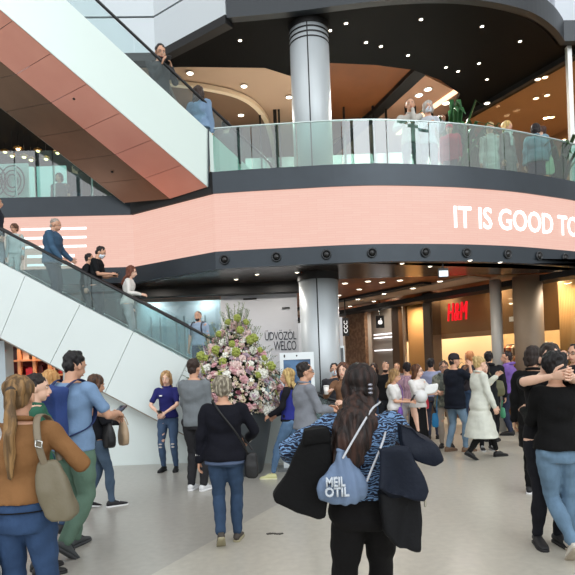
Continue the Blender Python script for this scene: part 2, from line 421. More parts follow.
g = MB(); g.prism([z83(457, 89, 8.22), z83(459, 92, 8.22), z83(430, 112, 8.22), z83(400, 135, 8.22), z83(396, 135, 8.22), z83(430, 108, 8.22)], 8.22, 8.26); g.build('light_strip', mat((255, 215, 180), emit=1.6)); tag(bpy.data.objects['light_strip'], 'thin warm light strip in the beige ceiling over the two elderly people', 'light strip')
# cream curved trim on the ceiling, inner field browner
hook = [(150, 80), (190, 84), (215, 88), (238, 94), (255, 104), (266, 118), (271, 134), (274, 150), (273, 160), (262, 166)]
HP = [V(z83(x, y, 8.25)) for x, y in hook]; HC = smooth_poly(HP, 0, 5)
g = MB(); strip(g, HC, 8.17, 8.27, .06, .13); struct('trim_9', g, mat((252, 238, 212), .5))
g = MB(); g.prism([tuple(p) for p in HC] + [z83(130, 166, 8.25), z83(110, 80, 8.25)], 8.275, 8.295); struct('ceiling', g, mat((136, 112, 92), .7))
# closing walls of the first floor
g = MB(); g.box((-1, 20.5, 6.5), (22, .2, 4)); struct('wall_back', g, mat((118, 104, 92), .6))
# glazed office front behind the column on the first floor
shop1 = empty('glass_partition', (0, 0, 0)); tag(shop1, 'dark-framed glass partition behind the big column on the first floor', 'partition')
for px in (262, 277, 281, 346, 375, 388, 408, 417, 434):
    a = aty(px, 170, 14.6); MB().box((a.x, a.y, 6.5), (.05 if px != 277 else .09, .08, 3.6)).build('mullion', BLACK, shop1)
MB().box((1.9, 14.7, 5.9), (5.6, .03, 2.4)).build('glass_pane', glass((190, 210, 214), 1.7, .35), shop1)  # strong pale diffuse share paints the sky's reflection into the pane
# top right: white upper wall and post
g = MB(); q = aty(562, 10, 12.0); g.box((q.x + 2.2, 12.2, 10.2), (4.6, .2, 3.6)); struct('wall_right', g, mat((205, 212, 220), .5))
g = MB(); q = aty(531, 5, 12); g.box((q.x - .2, 12.4, 9.6), (3.4, .2, 2.0)); struct('wall_right', g, mat((205, 212, 220), .5))
# far atrium wall above everything (white panels)
g = MB(); g.box((0, 24.5, 14), (60, .3, 14)); struct('wall_back', g, mat((214, 220, 222), .5))

# ---- downlights
def downlights(L, z, label, group, r=.075, m=LAMP):
    first = None
    for i, (px, py) in enumerate(L):
        p = atz(px, py, z)
        if first is None:
            first = empty('downlight'); g = MB(); g.lathe([(r * 1.35, 0), (r * 1.35, -.012), (r, -.014), (r, 0)], n=20); g.build('housing', mat((225, 225, 222), .5), first, True)
            g = MB(); g.lathe([(r * .96, -.004), (r * .96, -.012)], n=18); g.build('lens', m, first); o = first
        else: o = copy_tree(first)
        o.location = (p.x, p.y, z); tag(o, label, 'ceiling light', group)
downlights([(240, 40), (313, 18), (330, 30), (346, 23), (366, 42), (381, 46), (421, 19), (482, 26), (520, 41), (408, 55), (446, 67), (479, 63), (458, 71), (487, 79)], 7.998, 'round white downlight in the black upper ceiling', 'downlights in the black ceiling', .032)
downlights([(190, 73), (244, 86), (241, 115), (289, 97)], 8.27, 'round downlight in the cream ceiling behind the upper escalator', 'downlights in the cream ceiling', .07)
downlights([(419, 95), (428, 89), (446, 103)], 8.255, 'round downlight in the beige ceiling above the elderly pair', 'downlights in the beige ceiling', .085)
downlights([(382, 282), (359, 289), (339, 295), (345, 283), (368, 281), (400, 280), (404, 275)], 3.455, 'small round downlight in the lower wooden ceiling', 'downlights in the lower wooden ceiling', .06)
downlights([(358, 299), (384, 293.5), (374, 301), (413, 288), (350, 306), (440, 281), (470, 274)], 3.395, 'small round downlight in the beige strip of the lower ceiling', 'downlights in the beige strip', .06)
downlights([(297, 272), (257, 274), (236, 279), (402, 263), (470, 260), (430, 266), (500, 262)], 3.338, 'tiny round downlight in the dark soffit under the screen', 'downlights in the dark soffit', .035)

# exit sign
ex = empty('exit_sign'); tag(ex, 'small lit box sign hanging under the dark soffit', 'sign')
a = atz(440.5, 270, 3.2); b = aty(443, 273, a.y)
MB().box((b.x, b.y, b.z), (.17, .05, .16)).build('housing', mat((60, 60, 60)), ex)
MB().box((b.x, b.y - .03, b.z - .015), (.155, .02, .10)).build('sign_face', mat((225, 235, 240), emit=.7), ex)
MB().box((b.x, b.y, (b.z + .08 + 3.34) / 2), (.02, .02, 3.34 - b.z - .08)).build('hanger', BLACK, ex)

# ================================================================== upper escalator
D = ray(1163, 1004); D = D.normalized()
T0 = aty(208, 130, 9.62); A0 = aty(208, 187, 9.62); R0 = aty(170, 199, 10.1); F0 = aty(124, 203, 10.55)
FT0 = F0 + V((0, 0, .75))
esc2 = empty('escalator'); tag(esc2, 'upper escalator with white side cladding and a pink panelled underside', 'escalator')
def run(P, t): return P - D * t
t0, t1 = 0.0, 4.4
def sweep(name, P, Q, m, t0=t0, t1=t1, th=.04, nrm=None):
    q = [run(P, t0), run(P, t1), run(Q, t1), run(Q, t0)]
    nn = nrm if nrm is not None else (q[1] - q[0]).cross(q[3] - q[0])
    return MB().slab(q, nn, th).build(name, m, esc2)
# cladding in panels
CLW = mat((208, 222, 216), .3, .15)
nn = (run(A0, 1) - A0).cross(T0 - A0).normalized()
if nn.y < 0: nn = -nn
ks = [0, 4.4]
for i in range(1): sweep('side_cladding', T0, A0, CLW, ks[i] + (.004 if i else 0), ks[i + 1] - .004, .04, nn)
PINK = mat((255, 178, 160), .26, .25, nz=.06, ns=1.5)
PINK_DARK = mat((128, 102, 84), .34, .45, nz=.12, ns=1.5)  # far facet: its dark reflection put into a darker copy of the pink
up = (R0 - A0).cross(D); up = up.normalized(); up = up if up.z > 0 else -up
kk = [0, .55, 1.15, 1.75, 2.35, 2.95, 3.55, 4.4]
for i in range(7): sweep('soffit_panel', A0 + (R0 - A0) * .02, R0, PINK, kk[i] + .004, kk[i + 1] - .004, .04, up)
up2 = (F0 - R0).cross(D).normalized(); up2 = up2 if up2.z > 0 else -up2
for i in range(7): sweep('soffit_panel', R0 + (F0 - R0) * .01, F0, PINK if 0 else PINK_DARK, kk[i] + .004, kk[i + 1] - .004, .04, up2)
sweep('side_cladding', F0, FT0, CLW, 0, 4.4, .04, V((0, 1, 0)))
# step band, inner floor, glass and handrails
top1 = T0 + V((0, .05, -.78)); top2 = FT0 + V((0, -.05, .1)) if 0 else V((T0.x - .62, T0.y + .75, T0.z - .78))
sweep('step_band', top1, top2, mat((60, 62, 64), .5), 0, 4.4, .05, V((0, 0, 1)))
esg = glass((236, 246, 246), 1.55, .05)
for i in range(4):
    a, b = -1.4 + i * 1.45 + .006, -1.4 + (i + 1) * 1.45 - .006
    P = T0 + V((0, .03, 0)); Q = P + V((0, 0, .42)); sweep('glass_panel', P, Q, esg2, a, b, .012, nn)
P = T0 + V((0, .03, .46)); MB().tube([run(P, -1.5) + V((.1, .07, -.2)), run(P, -1.45), run(P, -1.35), run(P, 4.4)], .024, 10).build('handrail', RUBBER, esc2, True)
off2 = V((-.62, .75, 0))
P = T0 + off2 + V((0, 0, .46)); MB().tube([run(P, -.8), run(P, 4.4)], .024, 10).build('handrail', RUBBER, esc2, True)
P = T0 + off2; sweep('glass_panel', P, P + V((0, 0, .42)), esg2, -.5, 4.4, .012, nn)
# lower end panel behind the balustrade
q = [T0, run(T0, -.8), run(T0, -.8) + V((0, 0, -.05)), V((T0.x + .05, T0.y + .05, 4.98))]
q = [T0 + V((.01, .03, 0)), run(T0, -1.4) + V((0, .03, 0)), V((run(T0, -1.4).x, run(T0, -1.4).y + .03, 4.85)), V((T0.x + .01, T0.y + .03, 4.9))]
MB().slab(q, V((0, 1, 0)), .03).build('end_cladding', CLW, esc2)
MB().tube([A0 + V((.012, -.02, 0)), T0 + V((.012, -.02, 0))], .012, 6).build('joint_strip', DARK, esc2)
# small round sprinklers on the underside
for px, py in ((74, 99), (112, 172)):
    # point on soffit plane
    r = ray(px, py); n_ = (R0 - A0).cross(D); t = n_.dot(A0 - V((0, 0, CZ))) / n_.dot(r); p = V((0, 0, CZ)) + r * t
    MB().ell(p, (.025, .025, .015), 10, 5).build('sensor', BLACK, esc2, True)
# black strip where the escalator meets the floor edge
g = MB(); strip(g, [EC[2], EC[3]], 4.63, 5.0, .06, .05); struct('trim_10', g, BLACK)

# ================================================================== lower escalator
YN, YF = 9.4, 10.2
e0, e1 = aty(0, 263, YN), aty(188, 361, YN); SL = (e1.z - e0.z) / (e1.x - e0.x)
def ztop(x): return max(.42, e0.z + SL * (x - e0.x))
xb = e0.x + (.42 - e0.z) / SL; xe = xb + .35
b0, b1 = aty(0, 337.5, YN), aty(195, 440, YN); SLb = (b1.z - b0.z) / (b1.x - b0.x)
def zbot(x): return max(0.0, b0.z + SLb * (x - b0.x))
esc = empty('escalator'); tag(esc, 'lower escalator with broad white panelled side going down to the flowers', 'escalator')
PAN = mat((214, 224, 222), .33, .1, nz=.02, ns=1.0)
seams = [(-80, 221, -120, 275)]
def clad_pt(px, py): p = aty(px, py, YN); return p
# seams run perpendicular-ish: given by x on top edge and x on bottom edge
xt = [e0.x - 1.2]; xq = [b0.x - 1.2 - .5]
for a, b in ((25, 0), (80, 50), (133, 105), (188, 160), (243, 215)):
    xt.append(aty(a, 263 + .521 * a, YN).x); xq.append(aty(b, 337.5 + .526 * b, YN).x)
xt.append(xe); xq.append(xe)
for i in range(len(xt) - 1):
    a, b, c_, d = xt[i] + .004, xt[i + 1] - .004, xq[i + 1] - .004, xq[i] + .004
    pts = [(a, ztop(a)), (b, ztop(b))]
    if a < xb < b: pts = [(a, ztop(a)), (xb, .42), (b, ztop(b))]
    low = [(c_, zbot(c_)), (d, zbot(d))]
    xz = b0.x - b0.z / SLb
    if d < xz < c_: low = [(c_, 0.0), (xz, 0.0), (d, zbot(d))]
    MB().slab([(x, YN, z) for x, z in pts + low], (0, 1, 0), .03).build('side_cladding', PAN, esc)
# bottom closing edge + underside
xs_ = [e0.x - 1.6, xz]
g = MB(); g.slab([(x, y, zbot(x)) for x, y in ((xs_[0], YN + .03), (xs_[1], YN + .03), (xs_[1], YF), (xs_[0], YF))], (0, 0, -1), .03); g.build('underside_panel', mat((150, 140, 130), .4, .3), esc)
g = MB(); g.slab([(e0.x - 1.6, YF, ztop(e0.x - 1.6)), (xb, YF, .42), (xe, YF, .42), (xe, YF, 0), (xz, YF, 0), (e0.x - 1.6, YF, zbot(e0.x - 1.6))], (0, 1, 0), .03); g.build('side_cladding', PAN, esc)
# top deck strips, steps
for y in (YN, YF - .09):
    g = MB(); g.slab([(e0.x - 1.6, y, ztop(e0.x - 1.6)), (xb, y, .42), (xe, y, .42), (xe, y + .12, .42), (xb, y + .12, .42), (e0.x - 1.6, y + .12, ztop(e0.x - 1.6))], (0, 0, 1), .012); g.build('deck_strip', mat((200, 206, 204), .3, .5), esc)
g = MB(); x = e0.x - 1.6
while x < xb + .2:
    z = ztop(x) - .35; g.box((x + .18, (YN + YF) / 2 + .02, max(.06, z) - .08), (.37, YF - YN - .2, .2)); x += .36
g.build('step_band', mat((70, 72, 74), .45, .5), esc)
for y, k in ((YN + .05, 0), (YF - .04, 1)):
    x = e0.x - 1.4
    while x < xb - .2:
        w = 1.45; x2 = min(x + w, xb)
        MB().slab([(x + .008, y, ztop(x + .008)), (x2 - .008, y, ztop(x2 - .008)), (x2 - .008, y, ztop(x2 - .008) + .57), (x + .008, y, ztop(x + .008) + .57)], (0, 1, 0), .012).build('glass_panel', esg, esc); x = x2
    hr = [V((e0.x - 1.6, y, ztop(e0.x - 1.6) + .59)), V((xb - .1, y, ztop(xb - .1) + .59)), V((xb + .15, y, .99)), V((xe + .0, y, .98)), V((xe + .16, y, .9)), V((xe + .2, y, .75)), V((xe + .12, y, .6)), V((xe - .1, y, .55))]
    MB().tube(hr, .027, 10).build('handrail', RUBBER, esc, True)
    MB().slab([(xb + .01, y, .43), (xe + .05, y, .43), (xe + .12, y, .8), (xe, y, .94), (xb + .01, y, .97)], (0, 1, 0), .012).build('glass_panel', esg, esc)
# white wall under the escalator; shop opening at its left end
wx0 = aty(64, 400, 9.75).x; wx1 = xz + .5
g = MB(); g.slab([(wx0, 9.75, 0), (wx1 - .4, 9.75, 0), (xz - .15, 9.75, zbot(xz - .15)), (wx0, 9.75, zbot(wx0) + .02)], (0, 1, 0), .2); struct('wall_left', g, PAN)
g = MB(); q = aty(2, 400, 9.75); g.box((q.x - .18, 9.9, 1.1), (.52, .3, 2.3)); struct('column', g, mat((168, 180, 186), .4))
# shop under the stairs
shelf = empty('display_shelf'); tag(shelf, 'red-lit wooden display shelves in the shop under the escalator', 'shelf')
q0, q1 = aty(-2, 360, 11.2), aty(76, 360, 11.2)
MB().box(((q0.x + q1.x) / 2, 11.5, 1.3), (q1.x - q0.x, .06, 2.6)).build('back_panel', mat((120, 30, 26), .6), shelf)
for z in (1.25, 1.62, 1.93, 2.25): MB().box(((q0.x + q1.x) / 2, 11.3, z), (q1.x - q0.x, .36, .035)).build('shelf_board', mat((206, 140, 96), .5), shelf)
for px in (8, 20, 35, 50, 66): MB().box((aty(px, 360, 11.2).x, 11.2, 1.3), (.06, .1, 2.6)).build('upright', mat((214, 150, 104), .5), shelf)
random.seed(3); bx = None
cols = [(176, 30, 30), (220, 40, 60), (60, 20, 20), (200, 60, 90), (90, 25, 25), (235, 200, 170), (150, 20, 28)]
for z in (1.64, 1.95, 1.27):
    x = q0.x + .1; i = 0
    while x < q1.x - .2:
        w = random.uniform(.07, .15); h = random.uniform(.1, .22)
        o = MB().box((0, 0, h / 2), (w, .16, h)).box((0, 0, h + .015), (w * .5, .08, .03)).build('gift_box', mat(random.choice(cols), .5)); o.location = (x + w / 2, 11.3, z - .002)
        tag(o, 'small boxed goods on the red-lit shelves under the escalator', 'box', 'boxed goods on the shop shelves'); x += w + random.uniform(.05, .2)
g = MB(); g.box((q0.x + .2, 12.5, 1.6), (4.5, .1, 3.3)); struct('wall_left', g, mat((60, 40, 36), .7))

# ================================================================== lower back area
wy = 11.75; wa, wb = aty(221, 300, wy), aty(297, 300, wy)
g = MB(); g.box(((wa.x + wb.x) / 2, wy + .1, 1.6), (wb.x - wa.x, .2, 3.2)); wl = struct('wall_back', g, mat((186, 188, 194), .55))
INK = mat((58, 62, 70), .6)
for s_t, xa, xb_, yb, hh in (('ÜDVÖZÖL', 265, 296.5, 340.5, .21), ('WELCO', 274, 296.5, 350.5, .19)):
    p = aty(xa, yb, wy); w = aty(xb_, yb, wy).x - p.x
    o = text_on(s_t, (p.x, wy - .002, p.z), (1, 0, 0), (0, 0, 1), hh, w, INK, None, 'wall_lettering', 0, .006, spacing=.9)
    tag(o, 'dark ' + ('upper' if 'D' in s_t else 'lower') + ' line of the greeting on the grey wall beside the flowers', 'lettering', kind='thing')
for px, py, w in ((250, 299, .28), (286, 308, .16)):
    p = aty(px, py, wy); o = MB().box((p.x, wy - .01, p.z), (w, .03, .03)).build('wall_slot', BLACK); tag(o, 'short black slot high on the grey wall, ' + ('the longer left one' if px == 250 else 'the shorter right one'), 'vent')
g = MB(); g.box((-1.6, 11.6, 3.26), (4.2, .3, .24)); struct('trim_11', g, BLACK)
# blue glazed front left of the wall
gw = empty('glazed_front'); tag(gw, 'blue-grey glazed front behind the lower escalator beside the grey wall', 'glazing')
ga, gb = aty(128, 300, 12.3), aty(220, 300, 12.3)
MB().box(((ga.x + gb.x) / 2, 12.9, 1.6), (gb.x - ga.x + 1, .05, 3.2)).build('back_panel', mat((180, 190, 196), .5), gw)
MB().box(((ga.x + gb.x) / 2 + .1, 12.6, 2.42), (gb.x - ga.x - .5, .03, .42)).build('reflection_panel', mat((186, 214, 224), .5), gw)  # pale panel painting light blue reflections into the glazing
MB().box(((ga.x + gb.x) / 2, 12.3, 1.6), (gb.x - ga.x, .03, 3.2)).build('glass_pane', glass((214, 228, 234), 1.6, .06), gw)
for px in (151, 160, 176, 184, 198, 205): MB().box((aty(px, 310, 12.28).x, 12.25, 2.3), (.025, .03, 1.0)).build('mullion', mat((70, 90, 100)), gw)

# ---- shops behind the storefront line
def along(t, d=0.0): p = SA + SD * t + SN * d; return p
def tof(px, py=330): p = SP(px, py); return (V((p.x, p.y)) - SA).dot(SD)
def swall(mb, t0_, t1_, d, z0, z1, th=.08):
    a, b, c_, e = along(t0_, d), along(t1_, d), along(t1_, d + th), along(t0_, d + th)
    mb.hexa([(*a, z0), (*b, z0), (*c_, z0), (*e, z0), (*a, z1), (*b, z1), (*c_, z1), (*e, z1)]); return mb
t0s, t1s = -.6, tof(433)
WARM = mat((150, 122, 92), .6, nz=.05, ns=1.0)
struct('wall_right', swall(MB(), t0s, 7.2, .5, 2.2, 3.46), WARM)                         # brown upper wall
struct('wall_right', swall(MB(), t0s, 8.1, 1.7, 0, 3.46), mat((244, 222, 180), .6))        # bright room beyond
struct('ceiling', MB().prism([tuple(along(t0s, -.02)), tuple(along(tof(338), -.02)), tuple(along(tof(338), 4.3)), tuple(along(t0s, 4.3))], 3.48, 3.56), mat((120, 90, 64), .6))
struct('wall_right', swall(MB(), tof(433), tof(424), -.02, 0, 3.46, .3), mat((96, 78, 64), .6))
# post in front
pp = aty(497, 330, 12.4); g = MB(); g.lathe([(.125, 0), (.125, 3.34)], (pp.x, 12.4, 0), 24); struct('column', g, mat((158, 156, 150), .5, .1), True)
pp = aty(529, 330, 12.0); g = MB(); g.lathe([(.30, 0), (.30, 3.34)], (pp.x, pp.y, 0), 32); struct('column', g, mat((122, 104, 84), .6, nz=.08, ns=3), True)
# curtains of light wood slats
for (pa, pb, lab) in ((553, 590, 'pale pleated curtain panel at the right end of the shop front'), (402, 424, 'warm lit pleated curtain left of the red sign')):
    ta, tb = tof(pb), tof(pa); g = MB(); n = 22; R = []
    P1 = []
    for k in range(n * 4 + 1):
        t = ta + (tb - ta) * k / (n * 4); d_ = .3 + .08 * math.sin(k * math.pi / 2.0); P1.append(along(t, d_))
    if P1[0].x > P1[-1].x: P1 = P1[::-1]
    strip(g, P1, .02, 3.45, 0, .02); o = g.build('curtain', mat((222, 166, 100) if pa < 500 else (206, 178, 140), .7), None, True); tag(o, lab, 'curtain')
# H&M sign
a, b = SP(447.5, 321.5), SP(465, 318); red = mat((225, 18, 38), emit=1.1)
dirr = V((-SD.x, -SD.y, 0)); a2 = a + V((SN.x, SN.y, 0)) * .05
sg = text_on('H&M', a2, dirr, (0, 0, 1),   .46, (b - a).length * 1.04, red, None, 'shop_sign', -.005, .05, shear=.10, spacing=1.08)
tag(sg, 'red glowing shop letters above the crowd on the right shop front', 'sign')
o = MB(); p = SP(507.5, 319); swall(o, tof(511), tof(504), .2, p.z - .05, p.z + .06, .03); tag(o.build('notice_board', mat((225, 228, 230), emit=.5)), 'small white lit notice right of the grey post', 'sign')
# glass fronts
g = swall(MB(), t0s, tof(498), 0, 0, 3.2, .02); tag(g.build('window_1', glass((235, 228, 215), 1.35)), kind='structure')
g = swall(MB(), tof(498) + .05, tof(433), 0, 2.3, 3.2, .02); tag(g.build('window_2', glass((235, 228, 215), 1.35)), kind='structure')
# apple shop and brown columns
struct('wall_back', swall(MB(), 8.15, tof(338) + 2, 1.7, 0, 3.46), mat((150, 138, 126), .6))
struct('wall_back', swall(MB(), tof(396), tof(364), .3, 0, 3.4, .1), mat((150, 140, 130), .5))
struct('column', swall(MB(), tof(400), tof(393), -.05, 0, 3.3, .15), mat((96, 72, 52), .6))
struct('column', swall(MB(), tof(432), tof(425), -.05, 0, 3.3, .4), mat((92, 74, 60), .6))
struct('column', swall(MB(), tof(366), tof(346), -.05, 0, 3.3, .12), mat((126, 92, 66), .6, c2=(156, 120, 90), ns=9))
BLK = mat((10, 10, 11), .4)
ap = empty('blade_sign'); tag(ap, 'black hanging sign with a white fruit mark', 'sign')
p = SP(380, 322); q = p + V((0, -.35, 0)); q = aty(380, 322, p.y - .4)
MB().box((q.x, q.y, q.z), (.24, .06, .36)).build('board', BLK, ap)
g = MB(); g.ell((q.x - .022, q.y - .035, q.z - .01), (.045, .012, .062), 12, 7).ell((q.x + .022, q.y - .035, q.z - .01), (.04, .012, .062), 12, 7).ell((q.x + .02, q.y - .035, q.z + .085), (.012, .01, .028), 8, 5)
g.build('fruit_mark', mat((245, 245, 245), emit=1.0), ap, True)
MB().box((q.x, q.y, (q.z + .18 + 3.4) / 2), (.03, .03, 3.4 - q.z - .18)).build('bracket', BLK, ap)
bs = empty('blade_sign'); tag(bs, 'tall narrow black hanging sign with white upright letters beside the large column', 'sign')
q = aty(345.5, 327, 15.5)
MB().box((q.x, q.y, q.z), (.17, .06, .5)).build('board', BLK, bs)
text_on('CCC', (q.x + .05, q.y - .034, q.z - .17), (0, 0, 1), (-1, 0, 0), .1, .34, mat((240, 240, 240), emit=.9), bs, 'lettering', .01)
MB().box((q.x, q.y, (q.z + .25 + 3.4) / 2), (.03, .03, 3.4 - q.z - .25)).build('bracket', BLK, bs)
for i, (pa, pb, py) in enumerate(((368, 391, 334), (368, 391, 337.5), (368, 386, 350.5))):
    p = SP((pa + pb) / 2, py); o = swall(MB(), tof(pb), tof(pa), .22, p.z - .012, p.z + .02, .03).build('light_tube', mat((240, 240, 245), emit=1.8)); tag(o, ('upper', 'middle', 'lower')[i] + ' horizontal white light line inside the grey shop', 'light')
# totem beside the big column
def totem(px0, px1, pyt, Y, label, screen):
    a, b = aty(px0, pyt, Y), aty(px1, pyt, Y); h = (a.z + b.z) / 2; cx = (a.x + b.x) / 2; w = b.x - a.x
    r = empty('info_totem', (cx, Y, 0)); tag(r, label, 'display')
    fr = mat((228, 236, 238), .3)
    g = MB(); t = .055 if w > .4 else .02; top = .11 if w > .4 else .04
    g.box((-w / 2 + t / 2, 0, h / 2), (t, .1, h)).box((w / 2 - t / 2, 0, h / 2), (t, .1, h)).box((0, 0, h - top / 2), (w - 2 * t, .1, top)).box((0, 0, .2), (w - 2 * t, .1, .4)); g.build('frame', fr, r)
    MB().box((0, .0, (h - top + .4) / 2), (w - 2 * t, .07, h - top - .4)).build('screen', screen, r)
    MB().box((0, .02, .02), (w + .2, .4, .04)).build('base', mat((120, 124, 126), .4, .4), r)
    if w > .4:
        for k, x in enumerate((-w * .36, 0)): MB().ell((x, -.052, h - .05), (.012, .006, .025 if k == 0 else .014), 10, 5).build('camera_eye', BLK, r, True)
SCR = mat((60, 74, 96), .15, c2=(96, 130, 168), ns=2.2, emit=None)
totem(279.5, 313.5, 352.5, 8.75, 'white-framed touch screen display behind the blonde woman', SCR)
totem(334, 344, 346, 10.6, 'narrow grey display panel with white edge just right of the big column', mat((90, 94, 96), .3))
o = MB(); p = aty(274, 450, 9.2)
# indoor plants and goods inside the shop
def fern(loc, h, label, lobes=14, pot=True, nm='potted_plant', grp=None, col=(52, 84, 40)):
    r = empty(nm, loc); tag(r, label, 'plant', grp)
    random.seed(int(loc[0] * 97 + loc[1] * 31))
    if pot: MB().lathe([(.10, 0), (.14, .22), (.13, .24), (.11, .2)], n=16).build('pot', mat((70, 60, 52), .6), r, True)
    g = MB()
    for k in range(lobes):
        a = random.uniform(0, 6.28); rr = random.uniform(.15, .42) * h; zz = random.uniform(.55, 1.0) * h; base = .2 if pot else 0
        P = [V((0, 0, base)), V((math.cos(a) * rr * .4, math.sin(a) * rr * .4, zz * .75)), V((math.cos(a) * rr * .8, math.sin(a) * rr * .8, zz)), V((math.cos(a) * rr * 1.25, math.sin(a) * rr * 1.25, zz * .85))]
        g.tube(P, [.008, (.05 if h < 1.3 else .026) * h, (.045 if h < 1.3 else .022) * h, .006], 6, .15, side=(-math.sin(a), math.cos(a), 0), rnd=False)
    g.build('leaves', mat(col, .6, nz=.3, ns=6), r, True)
for px, t in ((441, 2.6), (456, 2.6)):
    p = SP(px, 352) + V((SN.x, SN.y, 0)) * 1.0; k = aty(px, 366, p.y)
    fern((k.x, k.y, 1.15), .5, ('left' if px == 441 else 'right') + ' one of two dark plants on the bright shop counter', 16)
ct = MB(); swall(ct, tof(500), tof(436) + .6, .85, 0, 1.15, .35); tag(ct.build('shop_counter', mat((110, 78, 52), .5)), 'long wooden counter inside the red-signed shop', 'counter')
p = SP(549, 340) + V((SN.x, SN.y, 0)) * .9; fern((p.x, p.y, 0), 1.6, 'green plant inside the shop between round column and pale curtain', 14)
# clothing rail figures (hanging garments) inside shop, each garment its own
rail = empty('clothes_rail'); tag(rail, 'clothes rail inside the bright shop', 'clothes rail'); a, b = along(tof(515), 1.4), along(tof(470), 1.4)
MB().tube([(*a, 1.95), (*b, 1.95)], .02, 6).build('bar', BRUSH, rail)
for e in (a, b): MB().tube([(*e, 0), (*e, 1.95)], .02, 6).build('post', BRUSH, rail)
gc = [(200, 150, 120), (230, 220, 200), (150, 70, 50), (210, 170, 110), (120, 110, 100), (240, 230, 220), (180, 90, 60)]
for k in range(24):
    q = a.lerp(b, (k + .5) / 24); random.seed(k); h = random.uniform(.5, .85)
    g = MB(); g.rings([[(x * w, y * .05, z) for x, y in ((-1, -1), (1, -1), (1, 1), (-1, 1))] for w, z in ((.05, 0), (.2, -.06), (.17, -.3), (.2, -h))])
    o = g.build('garment', mat(gc[k % 7], .8)); o.location = (q.x, q.y, 1.93); o.rotation_euler = (0, 0, .9); tag(o, 'garment hanging on the rail in the bright shop', 'garment', 'garments on the shop rail')

# ---- upper right shop on the first floor
t1e = (SLB - SLA).dot(SLD)
SNu = V((-SLD.y, SLD.x)); SNu = SNu if SNu.y > 0 else -SNu
def alu(t, d): return SLA + SLD * t + SNu * d
def swu(mb, t0_, t1_, d, z0, z1, th=.06):
    a, b, c_, e = alu(t0_, d), alu(t1_, d), alu(t1_, d + th), alu(t0_, d + th)
    return mb.hexa([(*a, z0), (*b, z0), (*c_, z0), (*e, z0), (*a, z1), (*b, z1), (*c_, z1), (*e, z1)])
struct('wall_right', swu(MB(), -.4, 9, 3.2, 4.7, 8.2), mat((158, 128, 100), .6, nz=.05, ns=.8))
struct('ceiling', MB().prism([tuple(alu(-.4, .1)), tuple(alu(9, .1)), tuple(alu(9, 3.3)), tuple(alu(-.4, 3.3))], 7.9, 8.0), mat((170, 138, 110), .6))
tag(swu(MB(), -.4, t1e + .6, 0, 4.7, 8.0, .02).build('window_3', glass((236, 226, 210), 1.4)), kind='structure')
p = aty(571, 120, 11.6); g = MB(); g.box((p.x, 11.6, 6.4), (.09, .1, 3.3)); struct('trim_12', g, mat((190, 190, 186), .4, .4))
struct('trim_13', swu(MB(), -.4, t1e + .8, -.1, 7.88, 8.02, .2), BLACK)
downlights([(545, 77), (538, 79), (536, 98), (547, 95), (552, 117), (487, 103)], 7.89, 'round downlight in the warm ceiling of the upper right shop', 'downlights in the upper shop', .06)

# upper left interior (cafe with bulbs)
g = MB(); g.box((-5.5, 15.5, 6.4), (9, .2, 3.6)); struct('wall_left', g, mat((40, 34, 30), .7))
g = MB(); g.box((-5.6, 13.2, 7.2), (7, 4.5, .12)); struct('ceiling', g, BLACK)
blb = None
for px, py in ((5, 151), (24, 156), (31, 159), (46, 158), (57.5, 152), (38, 150), (12, 155), (18, 148)):
    p = aty(px, py, 12.6 + (px % 3) * .3)
    if blb is None:
        blb = empty('pendant_lamp'); MB().ell((0, 0, 0), (.05, .05, .06), 12, 7).build('bulb', mat((255, 214, 150), emit=6), blb, True)
        MB().tube([(0, 0, .06), (0, 0, 1.0)], .006, 6, rnd=False).build('cord', BLACK, blb); MB().lathe([(.03, .05), (.09, .02), (.11, -.02)], n=16).build('shade', mat((150, 110, 60), .3, .7), blb, True); o = blb
    else: o = copy_tree(blb)
    o.location = p; tag(o, 'small warm pendant bulb hanging in the dark upper left cafe', 'lamp', 'pendant bulbs of the upper cafe')
c = aty(50, 180, 11.8); MB()
o = MB().box((c.x, 11.9, 5.3), (.62, .05, 1.5)).box((c.x - .45, 11.9, 5.3), (.14, .08, 1.5)).build('advert_panel', mat((200, 226, 226), emit=.35)); tag(o, 'pale lit advert panel behind the upper left balustrade', 'panel')
c = aty(106, 187, 11.3)
fern((aty(455, 150, 11.2).x, 11.2, 4.7), 2.0, 'large green palm behind the glass next to the red jacket', 46, col=(40, 92, 48))
fern((aty(470, 150, 11.8).x, 11.8, 4.7), 1.9, 'smaller green palm in front of the upper shop window', 40, col=(44, 84, 44))
fern((aty(556, 150, 11.4).x, 11.25, 4.7), 1.25, 'dark leafy plant behind the glass right of the denim jacket', 22, col=(40, 70, 34))
# ================================================================== PEOPLE BUILDER
SKIN = {'pale': (226, 184, 160), 'mid': (206, 158, 130), 'tan': (184, 134, 106)}
def skinmat(k): return mat(SKIN[k], .5, nz=.04, ns=12, bump=.1, bs=180)
def mute(c, k=.78, g=.94):
    if isinstance(c, str): return c
    m = sum(c[:3]) / 3; return tuple(int((m + (x - m) * k) * g) for x in c[:3])
def cloth(c, **kw):
    c = mute(c)
    d = dict(rough=.85, nz=.10, ns=7, bump=.35, bs=42, spec=.2); d.update(kw); return mat(c, **d)
def denim(c): return mat(mute(c, .7, .92), .85, nz=.2, ns=9, bump=.35, bs=70, spec=.2, stretch=(1, 1, .5))
def hairmat(c, c2=None): return mat(c, .5, nz=.3, ns=30, bump=.6, bs=90, stretch=(1.3, 1.3, .1), c2=c2, spec=.35)
def ik(a, t, l1, l2, pole):
    a, t = V(a), V(t); d = t - a; L_ = min(d.length, (l1 + l2) * .995)
    dn = d.normalized(); t = a + dn * L_
    x = (l1 * l1 - l2 * l2 + L_ * L_) / (2 * L_); h = math.sqrt(max(0, l1 * l1 - x * x))
    p = V(pole) - dn * V(pole).dot(dn); p = p.normalized() if p.length > 1e-6 else dn.orthogonal()
    return a + dn * x + p * h, t
